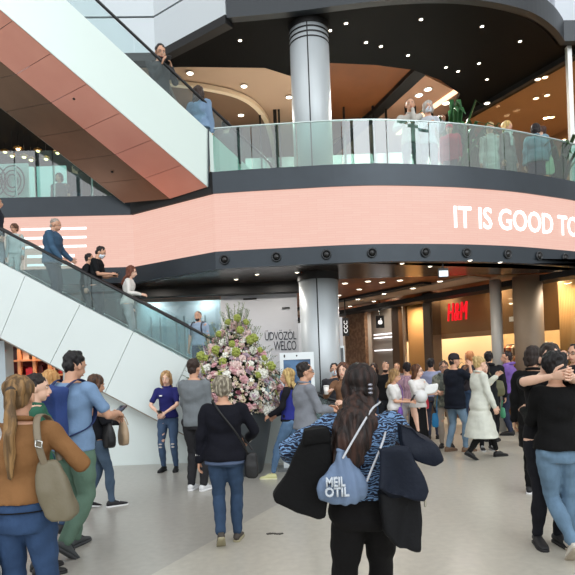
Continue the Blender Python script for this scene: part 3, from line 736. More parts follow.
def lerp_path(pts, rs, n):
    out = []; orr = []
    for i in range(len(pts) - 1):
        for j in range(n):
            t = j / n; out.append(pts[i].lerp(pts[i + 1], t)); orr.append(rs[i] * (1 - t) + rs[i + 1] * t)
    out.append(pts[-1]); orr.append(rs[-1]); return out, orr
def hand(mb, w, d, palm, side, curl, k=1.0):
    """w wrist, d direction, palm: palm normal, side: +1 right hand; five separate fingers"""
    d = d.normalized(); palm = (palm - d * palm.dot(d)).normalized(); lat = d.cross(palm).normalized() * side   # towards thumb
    L_ = .085 * k
    R = []
    for t, a, b in ((-.15, .024, .017), (.15, .028, .016), (.5, .036, .015), (.85, .040, .014), (1.0, .036, .011)):
        c = w + d * L_ * t; R.append([c + lat * math.cos(x) * a * k + palm * math.sin(x) * b * k for x in [2 * math.pi * q / 12 for q in range(12)]])
    mb.rings(R)
    for i, (off, ln) in enumerate(((.030, .072), (.011, .08), (-.009, .074), (-.028, .058))):
        p = w + d * L_ * .9 + lat * off * k; pts = [p]; a = curl * .5
        dd = (d + lat * (off * 2.0)).normalized()
        for s_ in (.45, .32, .23):
            a2 = a; v = dd * math.cos(a2) + palm * math.sin(a2); p = p + v * ln * s_ * k; pts.append(p); a += curl
        mb.tube(pts, [.0092 * k, .0086 * k, .008 * k, .0066 * k], 7)
    p = w + d * L_ * .25 + lat * .026 * k; v1 = (d * .62 + lat * .72 + palm * .25).normalized(); v2 = (d * .85 + lat * .25 + palm * (.2 + .35 * curl)).normalized()
    mb.tube([p, p + v1 * .036 * k, p + v1 * .036 * k + v2 * .03 * k, p + v1 * .036 * k + v2 * .052 * k], [.0125 * k, .011 * k, .0098 * k, .0075 * k], 7)
PEOPLE = {}
def human(key, label, pos, h, face, q=1, female=False, build=1.0, lean=0.0, twist=0.0, skin='mid',
          head=(0, 0), lh=None, rh=None, lp=None, rp=None, lf=(-.09, 0, 0), rf=(.09, 0, 0), lyaw=8, ryaw=-8, lheel=0, rheel=0,
          hair='short', hc=(50, 36, 28), hc2=None, hlen=.3,
          top='long', tc=(60, 60, 70), tmat=None, hem=.90, flare=0.0, tpad=.0, sleeve=1.0, stc=None,
          bottom='jeans', bc=(50, 80, 120), bmat=None, bpad=0.0, bhem=.1, shoe=(30, 30, 32), sole=None, extras=(), pelvis=(0, 0), lcurl=.5, rcurl=.5, lpalm=None, rpalm=None, facegeo=True, group=None):
    """one person: face = facing angle in degrees, 0 looks away from the camera, 90 to the left, -90 to the right, 180 at the camera"""
    S = h / 1.70; vox = {0: .011, 1: .014, 2: .018}[q] ; rz = math.radians(face)
    root = empty('person', pos, rz); tag(root, label, 'person', group); root.scale = (1, 1, 1)
    W = build * (1.0 if not female else .92)
    la = math.radians(lean); tw = math.radians(twist)
    def sp(x, y, z):     # torso point with forward lean and twist about the pelvis
        d = z - .93; t = tw * max(0, min(1, d / .45)); x2 = x * math.cos(t) - y * math.sin(t); y2 = x * math.sin(t) + y * math.cos(t)
        if d < 0: return V((x2 + pelvis[0], y2 + pelvis[1], z))
        return V((x2 + pelvis[0], y2 * math.cos(la) + d * math.sin(la) + pelvis[1], .93 + d * math.cos(la) - y2 * math.sin(la)))
    if female: prof = [(.80, .150, .105), (.86, .172, .120), (.93, .170, .118), (1.0, .150, .102), (1.07, .128, .090), (1.13, .125, .088), (1.2, .135, .1), (1.27, .146, .113), (1.34, .15, .1), (1.39, .135, .082), (1.43, .085, .065), (1.46, .055, .055)]
    else: prof = [(.80, .145, .105), (.86, .160, .112), (.93, .160, .112), (1.0, .148, .104), (1.07, .143, .1), (1.13, .145, .1), (1.2, .156, .108), (1.27, .168, .115), (1.34, .172, .108), (1.4, .152, .085), (1.44, .09, .066), (1.465, .06, .058)]
    prof = [(z, a * W, b * (build * .5 + .5)) for z, a, b in prof]
    def torso(mb, pad, z0, z1, fl=0.0, n=20, pad_hip=False):
        R = []
        P = [p for p in prof if z0 <= p[0] <= z1]
        if z0 < .80: # skirt of a coat / dress
            for zz in np.linspace(z0, .78, 6):
                t = (.80 - zz) / .8; P.insert(int((zz - z0) > 1e9), (float(zz), .155 * W + fl * t, .12 + fl * t * .75)) if 0 else P.append((float(zz), .160 * W + fl * t, .12 + fl * t * .8))
            P.sort()
        elif P[0][0] > z0: P = [(z0, P[0][1], P[0][2])] + P
        for z, a, b in P:
            e = (pad + ((.012 if z < 1.02 else .006) if z < 1.08 and pad > .011 and pad_hip else 0)) if z < 1.42 else pad * .6
            R.append([sp(math.cos(x) * (a + e), math.sin(x) * (b + e) + (0.01 if z > 1.15 and z < 1.35 else 0) * math.sin(x), z) for x in [2 * math.pi * k / n for k in range(n)]])
        mb.rings(R)
    shx = .156 * W + .008 if female else .178 * W + .008
    SH = {1: sp(shx, 0, 1.385), -1: sp(-shx, 0, 1.385)}
    HIP = {1: V((.088 + pelvis[0], pelvis[1], .90)), -1: V((-.088 + pelvis[0], pelvis[1], .90))}
    ftx = {1: rf, -1: lf}; yaw = {1: ryaw, -1: lyaw}; heel = {1: rheel, -1: lheel}
    AN, KN, EL, WR = {}, {}, {}, {}
    for s in (1, -1):
        f = V(ftx[s]); ya = math.radians(yaw[s]); hl = math.radians(heel[s])
        # ankle above the heel; with raised heel the ankle swings up and forward round the ball of the foot
        ball = f + V((-math.sin(ya) * .12, math.cos(ya) * .12, .02)); bk = V((math.sin(ya), -math.cos(ya), 0))
        a = ball + bk * (.13 * math.cos(hl) - .06 * math.sin(hl)) + V((0, 0, .13 * math.sin(hl) + .06 * math.cos(hl)))
        fdir = V((-math.sin(ya), math.cos(ya), 0)); KN[s], AN[s] = ik(HIP[s], a, .43, .41, V((0, 1, 0)) * .8 + fdir * .4 + V((.05 * s, 0, 0)))
    hands = {1: rh, -1: lh}; poles = {1: rp, -1: lp}
    for s in (1, -1):
        t = hands[s]
        if t is None: t = (s * (shx + .07), .04, .80)
        pole = poles[s] if poles[s] is not None else (s * .5, -1, -.3)
        EL[s], WR[s] = ik(SH[s], V(t), .285, .25, pole)
    nk = sp(0, .0, 1.45); hy, hp = math.radians(head[0]), math.radians(head[1])
    HM = Matrix.Translation(sp(0, .012, 1.49)) @ Matrix.Rotation(hy, 4, 'Z') @ Matrix.Rotation(-hp - la * .3, 4, 'X') @ Matrix.Translation((0, .01, .10))
    def hd(x, y, z): return HM @ V((x, y, z))
    HR = HM.to_3x3()
    body = MB()
    torso(body, 0, .80, 1.47)
    for s in (1, -1):
        fr = .93 if female else 1.0
        P, Rr = lerp_path([SH[s], EL[s], WR[s]], [.05 * fr, .038 * fr, .025 * fr], 3); Rr[4] = .040 * fr; Rr[1] = .047 * fr; body.tube(P, Rr, 12)
        body.ell(SH[s] + V((-.012 * s, 0, -.005)), (.058, .058, .055))
        P, Rr = lerp_path([HIP[s], KN[s], AN[s]], [.088, .053, .034], 3); Rr[1] = .082; Rr[2] = .068; Rr[4] = .052; Rr[5] = .044; body.tube(P, Rr, 14)
    bm_ = remesh(body, vox, 2)
    hm = MB()
    hm.tube([nk - V((0, 0, .05)), nk + V((0, 0, .02)), hd(0, -.025, -.06)], [.062 * (W * .5 + .5), .054, .052], 14)
    hm.ell(hd(0, -.010, .022), (.076, .096, .092), 18, 12, HR); hm.ell(hd(0, .022, -.045), (.056, .066, .068), 16, 10, HR)
    hm.ell(hd(0, .052, -.092), (.026, .024, .022), 10, 7, HR)
    if q < 2:
        hm.tube([hd(0, .082, .012), hd(0, .098, -.018), hd(0, .106, -.034)], [.010, .012, .013], 8); hm.ell(hd(0, .096, -.04), (.018, .012, .01), 8, 6, HR)
        hm.tube([hd(-.022, .082, -.066), hd(0, .091, -.064), hd(.022, .082, -.066)], .008, 8)
        for s in (1, -1):
            hm.ell(hd(.078 * s, -.01, -.012), (.011, .022, .033), 10, 7, HR); hm.tube([hd(.012 * s, .082, .022), hd(.045 * s, .074, .022)], .009, 6)
    hmesh = remesh(hm, .0075 if q < 2 else .011, 2)
    bm2 = bmesh.new(); bm2.from_mesh(bm_); bm2.from_mesh(hmesh); bm2.to_mesh(bm_); bm2.free(); bpy.data.meshes.remove(hmesh)
    hb = MB()
    for s in (1, -1):
        d = (WR[s] - EL[s]).normalized(); c_ = {1: rcurl, -1: lcurl}[s]
        pn = {1: rpalm, -1: lpalm}[s]; pn = V(pn) if pn is not None else V((-s, .1, 0)) if abs(d.z) > .6 else V((-s * .6, 0, -.6))
        hand(hb, WR[s], d, pn, s if 1 else 1, c_)
    join_meshes(bm_, hb)
    def put(name, me, m, parent=None):
        me.transform(Matrix.Scale(S, 4)); return link(name, me, m, parent or root, True)
    put('body', bm_, skinmat(skin))
    # face details
    if facegeo and q < 2:
        for s in (1, -1):
            e = MB(); e.ell(hd(.031 * s, .078, .004), (.013, .007, .007), 10, 7, HR); eo = put('eye', e.mesh(), mat((225, 220, 214), .3))
            e = MB(); e.ell(hd(.031 * s, .0835, .004), (.006, .003, .006), 8, 5, HR); put('iris', e.mesh(), mat((40, 28, 20), .3), eo)
            e = MB(); e.tube([hd(.014 * s, .088, .024), hd(.032 * s, .086, .029), hd(.05 * s, .072, .024)], [.004, .0045, .003], 6); put('eyebrow', e.mesh(), hairmat(hc))
        e = MB(); e.tube([hd(-.024, .080, -.067), hd(-.008, .0935, -.064), hd(.008, .0935, -.064), hd(.024, .080, -.067)], [.004, .007, .007, .004], 6); put('mouth', e.mesh(), mat((176, 96, 88), .5))
    # hair
    hx = MB(); bx = 1.0
    if hair != 'bald':
        thick = {'short': 0, 'crop': -.006, 'long': .012, 'bob': .016, 'ponytail': .004, 'bun': .006, 'shaggy': .018}[hair]
        hx.ell(hd(0, -.026, .044), (.083 + thick, .096 + thick * .6, .083 + thick), 18, 11, HR)
        hx.ell(hd(0, -.055, -.015), (.066 + thick, .056 + thick, .068), 16, 9, HR)
        if hair in ('short', 'shaggy'):
            for s in (1, -1): hx.ell(hd(.068 * s, -.015, .01), (.016 + thick, .03, .035), 10, 7, HR)
            hx.ell(hd(.01, -.005, .108), (.05, .045, .022), 12, 7, HR)
        if hair in ('long', 'bob'):
            ln = hlen if hair == 'long' else -.02
            for s in (1, -1): hx.tube([hd(.066 * s, .012, .06), hd(.082 * s, -.005, -.01), hd(.080 * s, -.02, -.08), hd(.07 * s, -.035, -.09 - ln * .35)], [.02, .028, .028, .016], 10)
            bk = []; rr = []
            N_ = 6
            for i in range(N_ + 1):
                t = i / N_; z = -.01 - t * (ln + .10); p = hd(0, -.06, -.01) if i == 0 else None
                if z > -.12: p = hd(0, -.065 - .01 * t, z)
                else:
                    zz = (HM @ V((0, 0, 0))).z + z; y_ = -.045 - .03 - .02 * t
                    dz = max(0, zz - .93); p = V((pelvis[0], y_ * 1.0 + dz * math.sin(la) + pelvis[1] - .085 * min(1, (1.48 - min(1.48, zz)) / .12) * .55, zz))
                bk.append(p); rr.append((.08 + thick) * (1 - .35 * t * t))
            hx.tube(bk, rr, 14, .42, side=HR @ V((1, 0, 0)))
        if hair == 'ponytail':
            P = [hd(0, -.095, .035), hd(0, -.135, .03), hd(0, -.145, -.04)]; z0 = P[-1].z; n = 5
            for i in range(1, n + 1):
                t = i / n; P.append(P[2] + V((.0, -.045 * min(1, t * 2.5), -(hlen) * t)) + V((.015 * math.sin(3 * t), 0, 0)))
            hx.tube(P, [.022, .028, .034, .036, .034, .031, .026, .014], 12, .7, side=(1, 0, 0))
        if hair == 'bun': hx.ell(hd(0, -.10, .085), (.042, .04, .038), 12, 8, HR)
        rm = remesh(hx, .009 if q < 2 else .012, 1, disp=(.016 if hair in ('long', 'shaggy', 'bob', 'ponytail') else .013, 38, 38, 7 if hair in ('long', 'bob', 'ponytail') else 24))
        put('hair', rm, hairmat(hc, hc2))
        if hair == 'ponytail':
            e = MB(); e.tube([hd(0, -.112, .034), hd(0, -.124, .032)], .032, 12); put('hair_tie', e.mesh(), mat((60, 50, 40)))
    # top garment
    g = MB(); pad = .012 + tpad; torso(g, pad, hem, 1.455, flare, pad_hip=True)
    for s in (1, -1):
        sp_ = .008 + tpad * .45; g.ell(SH[s] + V((-.018 * s, 0, -.006)), (.055 + sp_, .057 + sp_, .052 + sp_))
        P, Rr = lerp_path([SH[s], EL[s], WR[s]], [.050 + sp_, .040 + sp_, .030 + sp_ * .8], 4)
        k = max(2, int(round(len(P) * sleeve))) if sleeve > 0 else 0
        if k: g.tube(P[:k], Rr[:k], 12)
    tm = tmat or cloth(tc)
    put({'tee': 't_shirt', 'long': 'sweater', 'jacket': 'jacket', 'coat': 'coat', 'dress': 'dress', 'polo': 'polo_shirt', 'hoodie': 'hoodie', 'blouse': 'blouse'}[top], remesh(g, vox * .9, 1, disp=(.016, 7, 7, 11)), tm)
    if top in ('polo', 'jacket', 'hoodie', 'coat'):
        e = MB(); R0 = .068 if top != 'hoodie' else .085
        P = [sp(math.cos(a) * R0 * 1.02, math.sin(a) * R0 + (-.005 if top != 'hoodie' else -.035), 1.455 + .012 * -math.sin(a)) for a in [2 * math.pi * k / 20 for k in range(21)]]
        e.tube(P, .016 if top != 'hoodie' else .03, 8, 1.0, rnd=False); put('collar' if top != 'hoodie' else 'hood', e.mesh(), tm)
    # bottom garment
    if bottom in ('jeans', 'trousers'):
        g = MB(); pad = .006 + bpad; torso(g, pad, .80, 1.035, 0)
        for s in (1, -1):
            tot = bhem
            P, Rr = lerp_path([HIP[s] + V((0, 0, -.02)), KN[s], AN[s] + (AN[s] - KN[s]).normalized() * -.01], [.088 + pad * .6, .055 + pad, .036 + pad * 1.1], 5)
            Rr[1] = .088 + pad; Rr[2] = .080 + pad; Rr[3] = .071 + pad; Rr[6] = .057 + pad; Rr[7] = .056 + pad; Rr[8] = .05 + pad
            g.tube(P, Rr, 14)
            g.ell(HIP[s] + V((0, -.038, -.01)), (.074 + pad, .072 + pad, .080))
        put('jeans' if bottom == 'jeans' else 'trousers', remesh(g, vox * .9, 1, disp=(.010, 9, 9, 14)), bmat or (denim(bc) if bottom == 'jeans' else cloth(bc)))
    elif bottom == 'skirt':
        g = MB(); R = []
        for z, a, b in ((bhem, .2 + bpad, .17 + bpad), (.55, .19 + bpad * .6, .15 + bpad * .6), (.85, .178 * W, .13), (1.0, .16 * W, .11), (1.02, .15 * W, .1)):
            R.append([V((math.cos(x) * a * (1 + .04 * math.sin(6 * x)) + pelvis[0], math.sin(x) * b * (1 + .05 * math.sin(5 * x)) + pelvis[1], z)) for x in [2 * math.pi * k / 24 for k in range(24)]])
        g.rings(R); put('skirt', remesh(g, vox, 1, disp=(.02, 12, 12, 2)), bmat or cloth(bc))
    # shoes
    for s in (1, -1):
        f = V(ftx[s]); ya = math.radians(yaw[s]); hl = math.radians(heel[s])
        M = Matrix.Translation(f) @ Matrix.Rotation(ya, 4, 'Z') @ Matrix.Translation((0, .12, .0)) @ Matrix.Rotation(-hl, 4, 'X') @ Matrix.Translation((0, -.12, 0))
        def ft(x, y, z): return M @ V((x, y, z))
        g = MB(); R = []
        for y, a, z0, z1 in ((-.075, .022, .02, .055), (-.06, .034, .014, .085), (-.02, .038, .012, .098), (.03, .038, .012, .088), (.08, .043, .012, .068), (.13, .045, .012, .052), (.17, .038, .013, .042), (.192, .02, .018, .034)):
            cz, hz = (z0 + z1) / 2, (z1 - z0) / 2; R.append([ft(math.cos(x) * a, y, cz + math.sin(x) * hz) for x in [2 * math.pi * k / 14 for k in range(14)]])
        g.rings(R); so = put('shoe', g.mesh(), mat(shoe, .6, bump=.1))
        g = MB(); R = []
        for y, a in ((-.078, .02), (-.06, .036), (0, .038), (.08, .046), (.14, .047), (.18, .036), (.2, .018)):
            R.append([ft(-a, y, 0), ft(a, y, 0), ft(a, y, .02), ft(-a, y, .02)])
        g.rings(R); put('sole', g.mesh(), mat(sole or shoe, .7), so)
        if q < 2 and sole:
            g = MB()
            for yy in (.045, .065, .085): g.tube([ft(-.026, yy, .085 - (yy - .045) * .5), ft(0, yy, .094 - (yy - .045) * .55), ft(.026, yy, .085 - (yy - .045) * .5)], .004, 6)
            put('laces', g.mesh(), mat(sole, .7), so)
    info = dict(root=root, S=S, EL=EL, WR=WR, SH=SH, HM=HM, HIP=HIP, KN=KN, sp=sp, hd=hd, HR=HR, put=put, M=Matrix.Translation(V(pos)) @ Matrix.Rotation(rz, 4, 'Z') @ Matrix.Scale(S, 4), torso=torso, vox=vox, prof=prof)
    for ex in extras:
        if ex == 'glasses':
            g = MB()
            for s in (1, -1):
                g.tube([hd(.033 * s + .024 * math.cos(a), .094, .004 + .018 * math.sin(a)) for a in [2 * math.pi * k / 14 for k in range(15)]], .0025, 5, rnd=False)
                g.tube([hd(.057 * s, .092, .008), hd(.078 * s, .0, .008)], .0022, 5)
            g.tube([hd(-.01, .098, .006), hd(.01, .098, .006)], .0025, 5); put('glasses', g.mesh(), mat((20, 20, 22), .3))
        if ex == 'mask':
            g = MB(); R = []
            for z, a, b in ((-.012, .03, .113), (-.035, .052, .108), (-.06, .06, .100), (-.09, .052, .090), (-.105, .03, .078)):
                R.append([hd(math.sin(x) * (a + .004), math.cos(x) * (b - .015) + .012, z) for x in np.linspace(-1.5, 1.5, 12)] + [hd(math.sin(x) * a, math.cos(x) * (b - .02) + .012, z) for x in np.linspace(1.5, -1.5, 12)])
            g.rings(R)
            for s in (1, -1): g.tube([hd(.055 * s, .02, -.03), hd(.08 * s, -.02, -.01)], .002, 5)
            put('face_mask', g.mesh(), mat((214, 226, 236), .8))
        if ex == 'beard':
            g = MB(); g.ell(hd(0, .035, -.075), (.055, .056, .045), 14, 9, HR); put('beard', g.mesh(), hairmat(hc))
        if isinstance(ex, tuple) and ex[0] == 'cap':
            g = MB(); R = []
            for a, z in ((.094, .02), (.096, .05), (.085, .1), (.055, .13), (.01, .142)): R.append([hd(math.cos(x) * a * .93, math.sin(x) * a * 1.08 - .012, z) for x in [2 * math.pi * k / 18 for k in range(18)]])
            g.rings(R); co = put('cap', g.mesh(), mat(ex[1], .8))
            g = MB(); g.rings([[hd(x, y, z + d) for x, y, z in ((-.07, .06, .03), (-.055, .13, .022), (0, .16, .02), (.055, .13, .022), (.07, .06, .03))] for d in (0, .006)]); put('brim', g.mesh(), mat(ex[1], .8), co)
        if isinstance(ex, tuple) and ex[0] == 'lanyard':
            g = MB()
            for s in (1, -1): g.tube([sp(.07 * s, -.02, 1.47), sp(.075 * s, .08, 1.40), sp(.04 * s, .135, 1.25), sp(0, .13, 1.1)], .008, 6, .35)
            put('lanyard', g.mesh(), mat(ex[1], .6))
        if isinstance(ex, tuple) and ex[0] == 'shirt_hem':
            g = MB(); torso(g, .024, ex[1], ex[2]); put('shirt_hem', g.mesh(), cloth(ex[3]))
        if isinstance(ex, tuple) and ex[0] == 'scarf':
            g = MB(); P = [sp(math.cos(a) * .095, math.sin(a) * .085, 1.45 + .012 * math.sin(3 * a)) for a in [2 * math.pi * k / 20 for k in range(21)]]; g.tube(P, .036, 8, rnd=False); g.tube([sp(.04, .1, 1.42), sp(.05, .15, 1.3), sp(.05, .145, 1.15)], [.035, .045, .04], 8, .5, side=(1, 0, 0)); put('scarf', remesh(g, .012, 1, disp=(.01, 20, 20, 20)), cloth(ex[1]))
        if isinstance(ex, tuple) and ex[0] == 'cuff':
            s = ex[1]; d = (WR[s] - EL[s]).normalized(); g = MB(); g.tube([WR[s] - d * (.05 + ex[3]), WR[s] - d * (.028)], .043, 12, rnd=False); put('cuff', g.mesh(), cloth(ex[2]))
        if isinstance(ex, tuple) and ex[0] == 'hairclip':
            g = MB()
            for zz in (0, .022, .044): g.ell(hd(-.01, -.155, -.03 + zz), (.016, .01, .009), 8, 5, HR)
            put('hair_clip', g.mesh(), mat((150, 150, 160), .2, .8))
        if isinstance(ex, tuple) and ex[0] == 'belt':
            g = MB(); torso(g, .03, ex[1], ex[1] + .075); put('waistband', g.mesh(), mat(ex[2], .6))
        if isinstance(ex, tuple) and ex[0] == 'badge':
            g = MB(); p = sp(.07, .145, 1.3); g.box((p.x, p.y, p.z), (.05, .012, .025)); put('name_badge', g.mesh(), mat((225, 225, 225)))
        if isinstance(ex, tuple) and ex[0] == 'rips':
            for s in (1, -1):
                for zz in (.0, -.05):
                    g = MB(); p = KN[s]; g.ell(p + V((0, .062, zz)), (.032, .012, .013), 10, 5); put('knee_rip', g.mesh(), mat((196, 190, 186), .8))
    PEOPLE[key] = info; return info
def W_(key, x, y, z):    # a point in a person's own frame, in the world
    return PEOPLE[key]['M'] @ V((x, y, z))
def Wv(key, p): return PEOPLE[key]['M'] @ V(p)
def held(name, label, cat, parts, m0=None, group=None):
    """a carried thing: parts = [(name, mesh in world coordinates, material)], first is main"""
    c = V((0, 0, 0)); me0 = parts[0][1]; n = len(me0.vertices)
    c = sum((v.co for v in me0.vertices), V()) / n; zmin = min(v.co.z for v in me0.vertices); c.z = zmin
    r = empty(name, c); tag(r, label, cat, group)
    for nm, me, m in parts:
        me.transform(Matrix.Translation(-c)); link(nm, me, m, r, True)
    return r
def pouch(key, c, sx, sy, sz, vox=.010, sag=.25, disp=.01, tilt=0.0):
    """soft bag body in a person's frame: centre c, half sizes"""
    mb = MB(); R = []
    for t, k in ((-1, .55), (-.85, .9), (-.5, 1.0), (0, .97), (.5, .85), (.85, .72), (1, .5)):
        R.append([V((c[0] + (math.copysign(abs(math.cos(a)) ** .6, math.cos(a)) * sx * k) + tilt * t * sz, c[1] + math.copysign(abs(math.sin(a)) ** .6, math.sin(a)) * sy * (k if t > 0 else 1 - .1 * t * t) * (1 - .35 * max(0, t)), c[2] + t * sz)) for a in [2 * math.pi * q_ / 18 for q_ in range(18)]])
    mb.rings(R); me = remesh(mb, vox, 2, disp=(disp, 11, 11, 9)); me.transform(PEOPLE[key]['M']); return me
def strapm(key, pts, r=.012, flat=.35, world=False, side=None):
    mb = MB(); P = [V(p) for p in pts]
    C = smooth3(P, 4); mb.tube(C, r, 8, flat, side=side); me = mb.mesh()
    if not world: me.transform(PEOPLE[key]['M'])
    return me
def smooth3(P, k):
    out = []
    for i in range(len(P) - 1):
        a = P[i - 1] if i else P[0] * 2 - P[1]; b, c = P[i], P[i + 1]; d = P[i + 2] if i + 2 < len(P) else c * 2 - b
        for j in range(k):
            t = j / k; out.append(.5 * ((2 * b) + (c - a) * t + (2 * a - 5 * b + 4 * c - d) * t * t + (3 * b - a - 3 * c + d) * t ** 3))
    out.append(P[-1]); return out
def at(px, Y, z=0.0):    # where a thing of base height z stands, seen in column px at depth Y (column taken at its middle)
    zz = z + .85; r = (px - 287.5) / F
    # x*CT - (zz-CZ)*ST = r*Y
    return V(((r * Y + (zz - CZ) * ST) / CT, Y, z))
def hz(px, top, Y, z=0.0): return aty(px, top, Y).z - z
# ================================================================== PEOPLE
def person(key, label, px, top_px, Y, face, z=0.0, **kw):
    h = hz(px, top_px, Y, z) * 1.70 / 1.725
    if kw.get('lean', 0) > 5: h /= (1 - .45 * (1 - math.cos(math.radians(kw['lean']))))
    q = 0 if Y < 4.7 else (1 if Y < 10.5 else 2)
    return human(key, label, at(px, Y, z), h, face, q=kw.pop('q', q), **kw)
BLKC = (17, 17, 19)
# ---- near, left to right
person('edge', 'person in white cut by the left edge of the picture, elbow stuck out', -38, 372, 3.05, 0, female=True, tc=(226, 228, 232), rh=(.12, .12, 1.12), rp=(1, -.1, .0), hair='bob', hc=(70, 50, 36))
person('amber', 'woman with long fair ponytail in an amber brown jacket and blue jeans', 23, 373.5, 3.15, 3, female=True, build=1.12, hair='ponytail', hc=(94, 72, 46), hc2=(150, 116, 74), hlen=.42,
       top='jacket', tc=(156, 104, 54), hem=.97, tpad=.012, bc=(44, 78, 130), bpad=.004, rh=(.27, .26, 1.13), rp=(.8, -.7, -.6), lh=(-.27, .26, 1.1), lp=(-.8, -.7, -.6), extras=(('shirt_hem', .925, .985, (20, 20, 24)),), shoe=(40, 40, 44), facegeo=False)
person('greencol', 'dark short-haired person with a green collar, close beside the ponytail woman', 37, 372, 4.6, -60, hair='short', hc=(34, 26, 24), tc=(46, 112, 84), top='polo', skin='pale', head=(-15, 5))
person('ginger', 'person with loose ginger-blonde hair between the amber jacket and blue backpack', 53, 369.5, 5.8, -12, female=True, hair='long', hc=(178, 128, 74), hc2=(206, 160, 104), hlen=.16, tc=(200, 176, 150), facegeo=False)
person('tee', 'man in pale blue t-shirt and green trousers looking at his phone', 74, 349, 5.15, -24, build=1.02, hair='short', hc=(24, 22, 24), top='tee', tc=(120, 158, 204), hem=.86, tpad=.014, sleeve=.42, bmat=cloth((98, 134, 112)), bottom='trousers', bpad=.016,
       rh=(.20, .34, 1.14), rp=(.8, -.5, -.9), lh=(.05, .38, 1.12), lp=(-.6, -.5, -.9), head=(-6, 16), rf=(.10, -.30, 0), rheel=40, lf=(-.10, .08, 0), shoe=(66, 70, 72), sole=(60, 62, 64), skin='mid', rcurl=.7)
person('blackjkt', 'woman with long brown hair in black jacket and slim jeans carrying black handbag', 95, 374, 6.75, -52, female=True, hair='long', hc=(58, 40, 30), hc2=(96, 64, 44), hlen=.26, top='jacket', tc=(22, 24, 30), tpad=.012, hem=.89, bc=(76, 104, 134),
       rh=(.12, .28, 1.08), rp=(.6, -.7, -.7), lh=(-.1, .3, 1.1), rf=(.10, .16, 0), lf=(-.06, -.12, 0), lheel=12, shoe=(26, 26, 30), sole=(236, 236, 236), head=(0, 14))
person('polo', 'young blonde woman in royal blue polo shirt and ripped jeans facing the camera', 168, 370.5, 9.05, 176, female=True, build=1.04, hair='long', hc=(146, 108, 70), hc2=(196, 160, 110), hlen=.10, top='polo', tc=(34, 38, 118), hem=.92, sleeve=.42, tpad=.004, bc=(62, 92, 132), rh=(.09, .24, 1.02), rp=(1, -.1, -.4), lh=(-.03, .27, 1.02), lp=(-1, -.1, -.4),
       shoe=(16, 16, 18), skin='pale', bhem=.14, extras=(('badge',), ('rips',)), rf=(.11, 0, 0), lf=(-.11, 0, 0), head=(4, 4))
person('greysw', 'man in grey sweater and dark trousers standing at the flower pot, back turned', 195.5, 357.5, 7.5, -20, build=.92, hair='short', hc=(52, 38, 32), tc=(120, 128, 134), tpad=.008, hem=.84, bc=(46, 46, 50), bottom='trousers', bpad=.008, shoe=(222, 224, 226), sole=(240, 240, 240), facegeo=False, rh=(.20, .12, .80), lh=(-.19, .16, .84))
person('elder', 'older grey-haired woman in navy sweater and blue jeans walking away with crossbody bag', 225, 375.5, 5.2, 2, female=True, build=1.2, hair='shaggy', hc=(108, 100, 86), hc2=(176, 168, 148), tc=(18, 20, 32), tpad=.02, hem=.86, bc=(48, 76, 116), bpad=.006,
       lh=(-.28, .02, .80), rh=(.22, .24, 1.02), rp=(.9, -.7, -.5), rf=(.09, .08, 0), lf=(-.05, -.22, 0), lheel=38, shoe=(66, 60, 54), sole=(160, 152, 124), extras=(('shirt_hem', .825, .88, (92, 112, 150)), ('cuff', -1, (226, 226, 226), .015), ('cuff', 1, (226, 226, 226), .05)), facegeo=False)
i = person('blonde', 'blonde woman in black with blue vest walking left past the touch screen', 290, 368, 8.05, 72, female=True, hair='long', hc=(160, 130, 82), hc2=(206, 180, 120), hlen=.16, tc=(28, 28, 36), bc=(84, 128, 178), rh=(.14, .26, .98), lh=(-.14, .28, 1.0), rf=(.07, -.28, 0), lf=(-.09, .30, 0), rheel=25, shoe=(212, 212, 158), sole=(226, 224, 190), head=(10, 0))
g = MB(); i['torso'](g, .028, .93, 1.39); i['put']('vest', remesh(g, .014, 1), cloth((38, 46, 150)))
person('lanyard', 'man in light grey sweater with blue lanyard and glasses facing right', 306, 361, 6.8, -72, build=1.05, hair='short', hc=(34, 28, 26), tc=(134, 140, 150), tpad=.012, hem=.88, top='jacket', bc=(52, 60, 78), rh=(.08, .32, 1.10), lh=(-.06, .33, 1.12), rp=(.7, -.7, -.8), extras=(('lanyard', (40, 60, 190)), 'glasses'), head=(-8, 0), shoe=(40, 40, 44))
# the woman in the zebra-like knit
ZEB = mat((16, 24, 48), .85, kind='zebra', ns=17, c2=(112, 148, 190), bump=.4, bs=60, stretch=(.8, .8, 1.25))
i = person('zebra', 'woman in blue and black striped knit with long dark hair, seen from behind', 364, 363, 3.0, 8, female=True, build=1.2, hair='long', hc=(24, 17, 15), hc2=(48, 30, 25), hlen=.02, tmat=ZEB, tpad=.02, hem=.97, bottom='trousers', bc=(16, 15, 17), bpad=.012,
       lh=(-.34, .22, 1.16), lp=(-1, -.7, .0), rh=(.28, .30, 1.12), rp=(1, -.6, -.4), head=(14, 0), extras=(('hairclip',),), facegeo=False, lf=(-.12, 0, 0), rf=(.14, .16, 0))
hd = i['hd']; g = MB()
g.tube([hd(-.03, -.075, -.04), V((-.05, -.16, 1.42)), V((-.10, -.185, 1.30)), V((-.14, -.18, 1.17)), V((-.15, -.165, 1.05))], [.06, .10, .095, .07, .035], 14, .5, side=(1, 0, 0))
g.tube([hd(-.05, -.03, -.05), V((-.13, -.11, 1.40)), V((-.19, -.13, 1.25)), V((-.2, -.12, 1.12))], [.04, .05, .045, .02], 12, .6, side=(1, 0, 0))
i['put']('hair_lock', remesh(g, .008, 1, disp=(.02, 40, 40, 5)), hairmat((28, 19, 16), (62, 40, 32)))
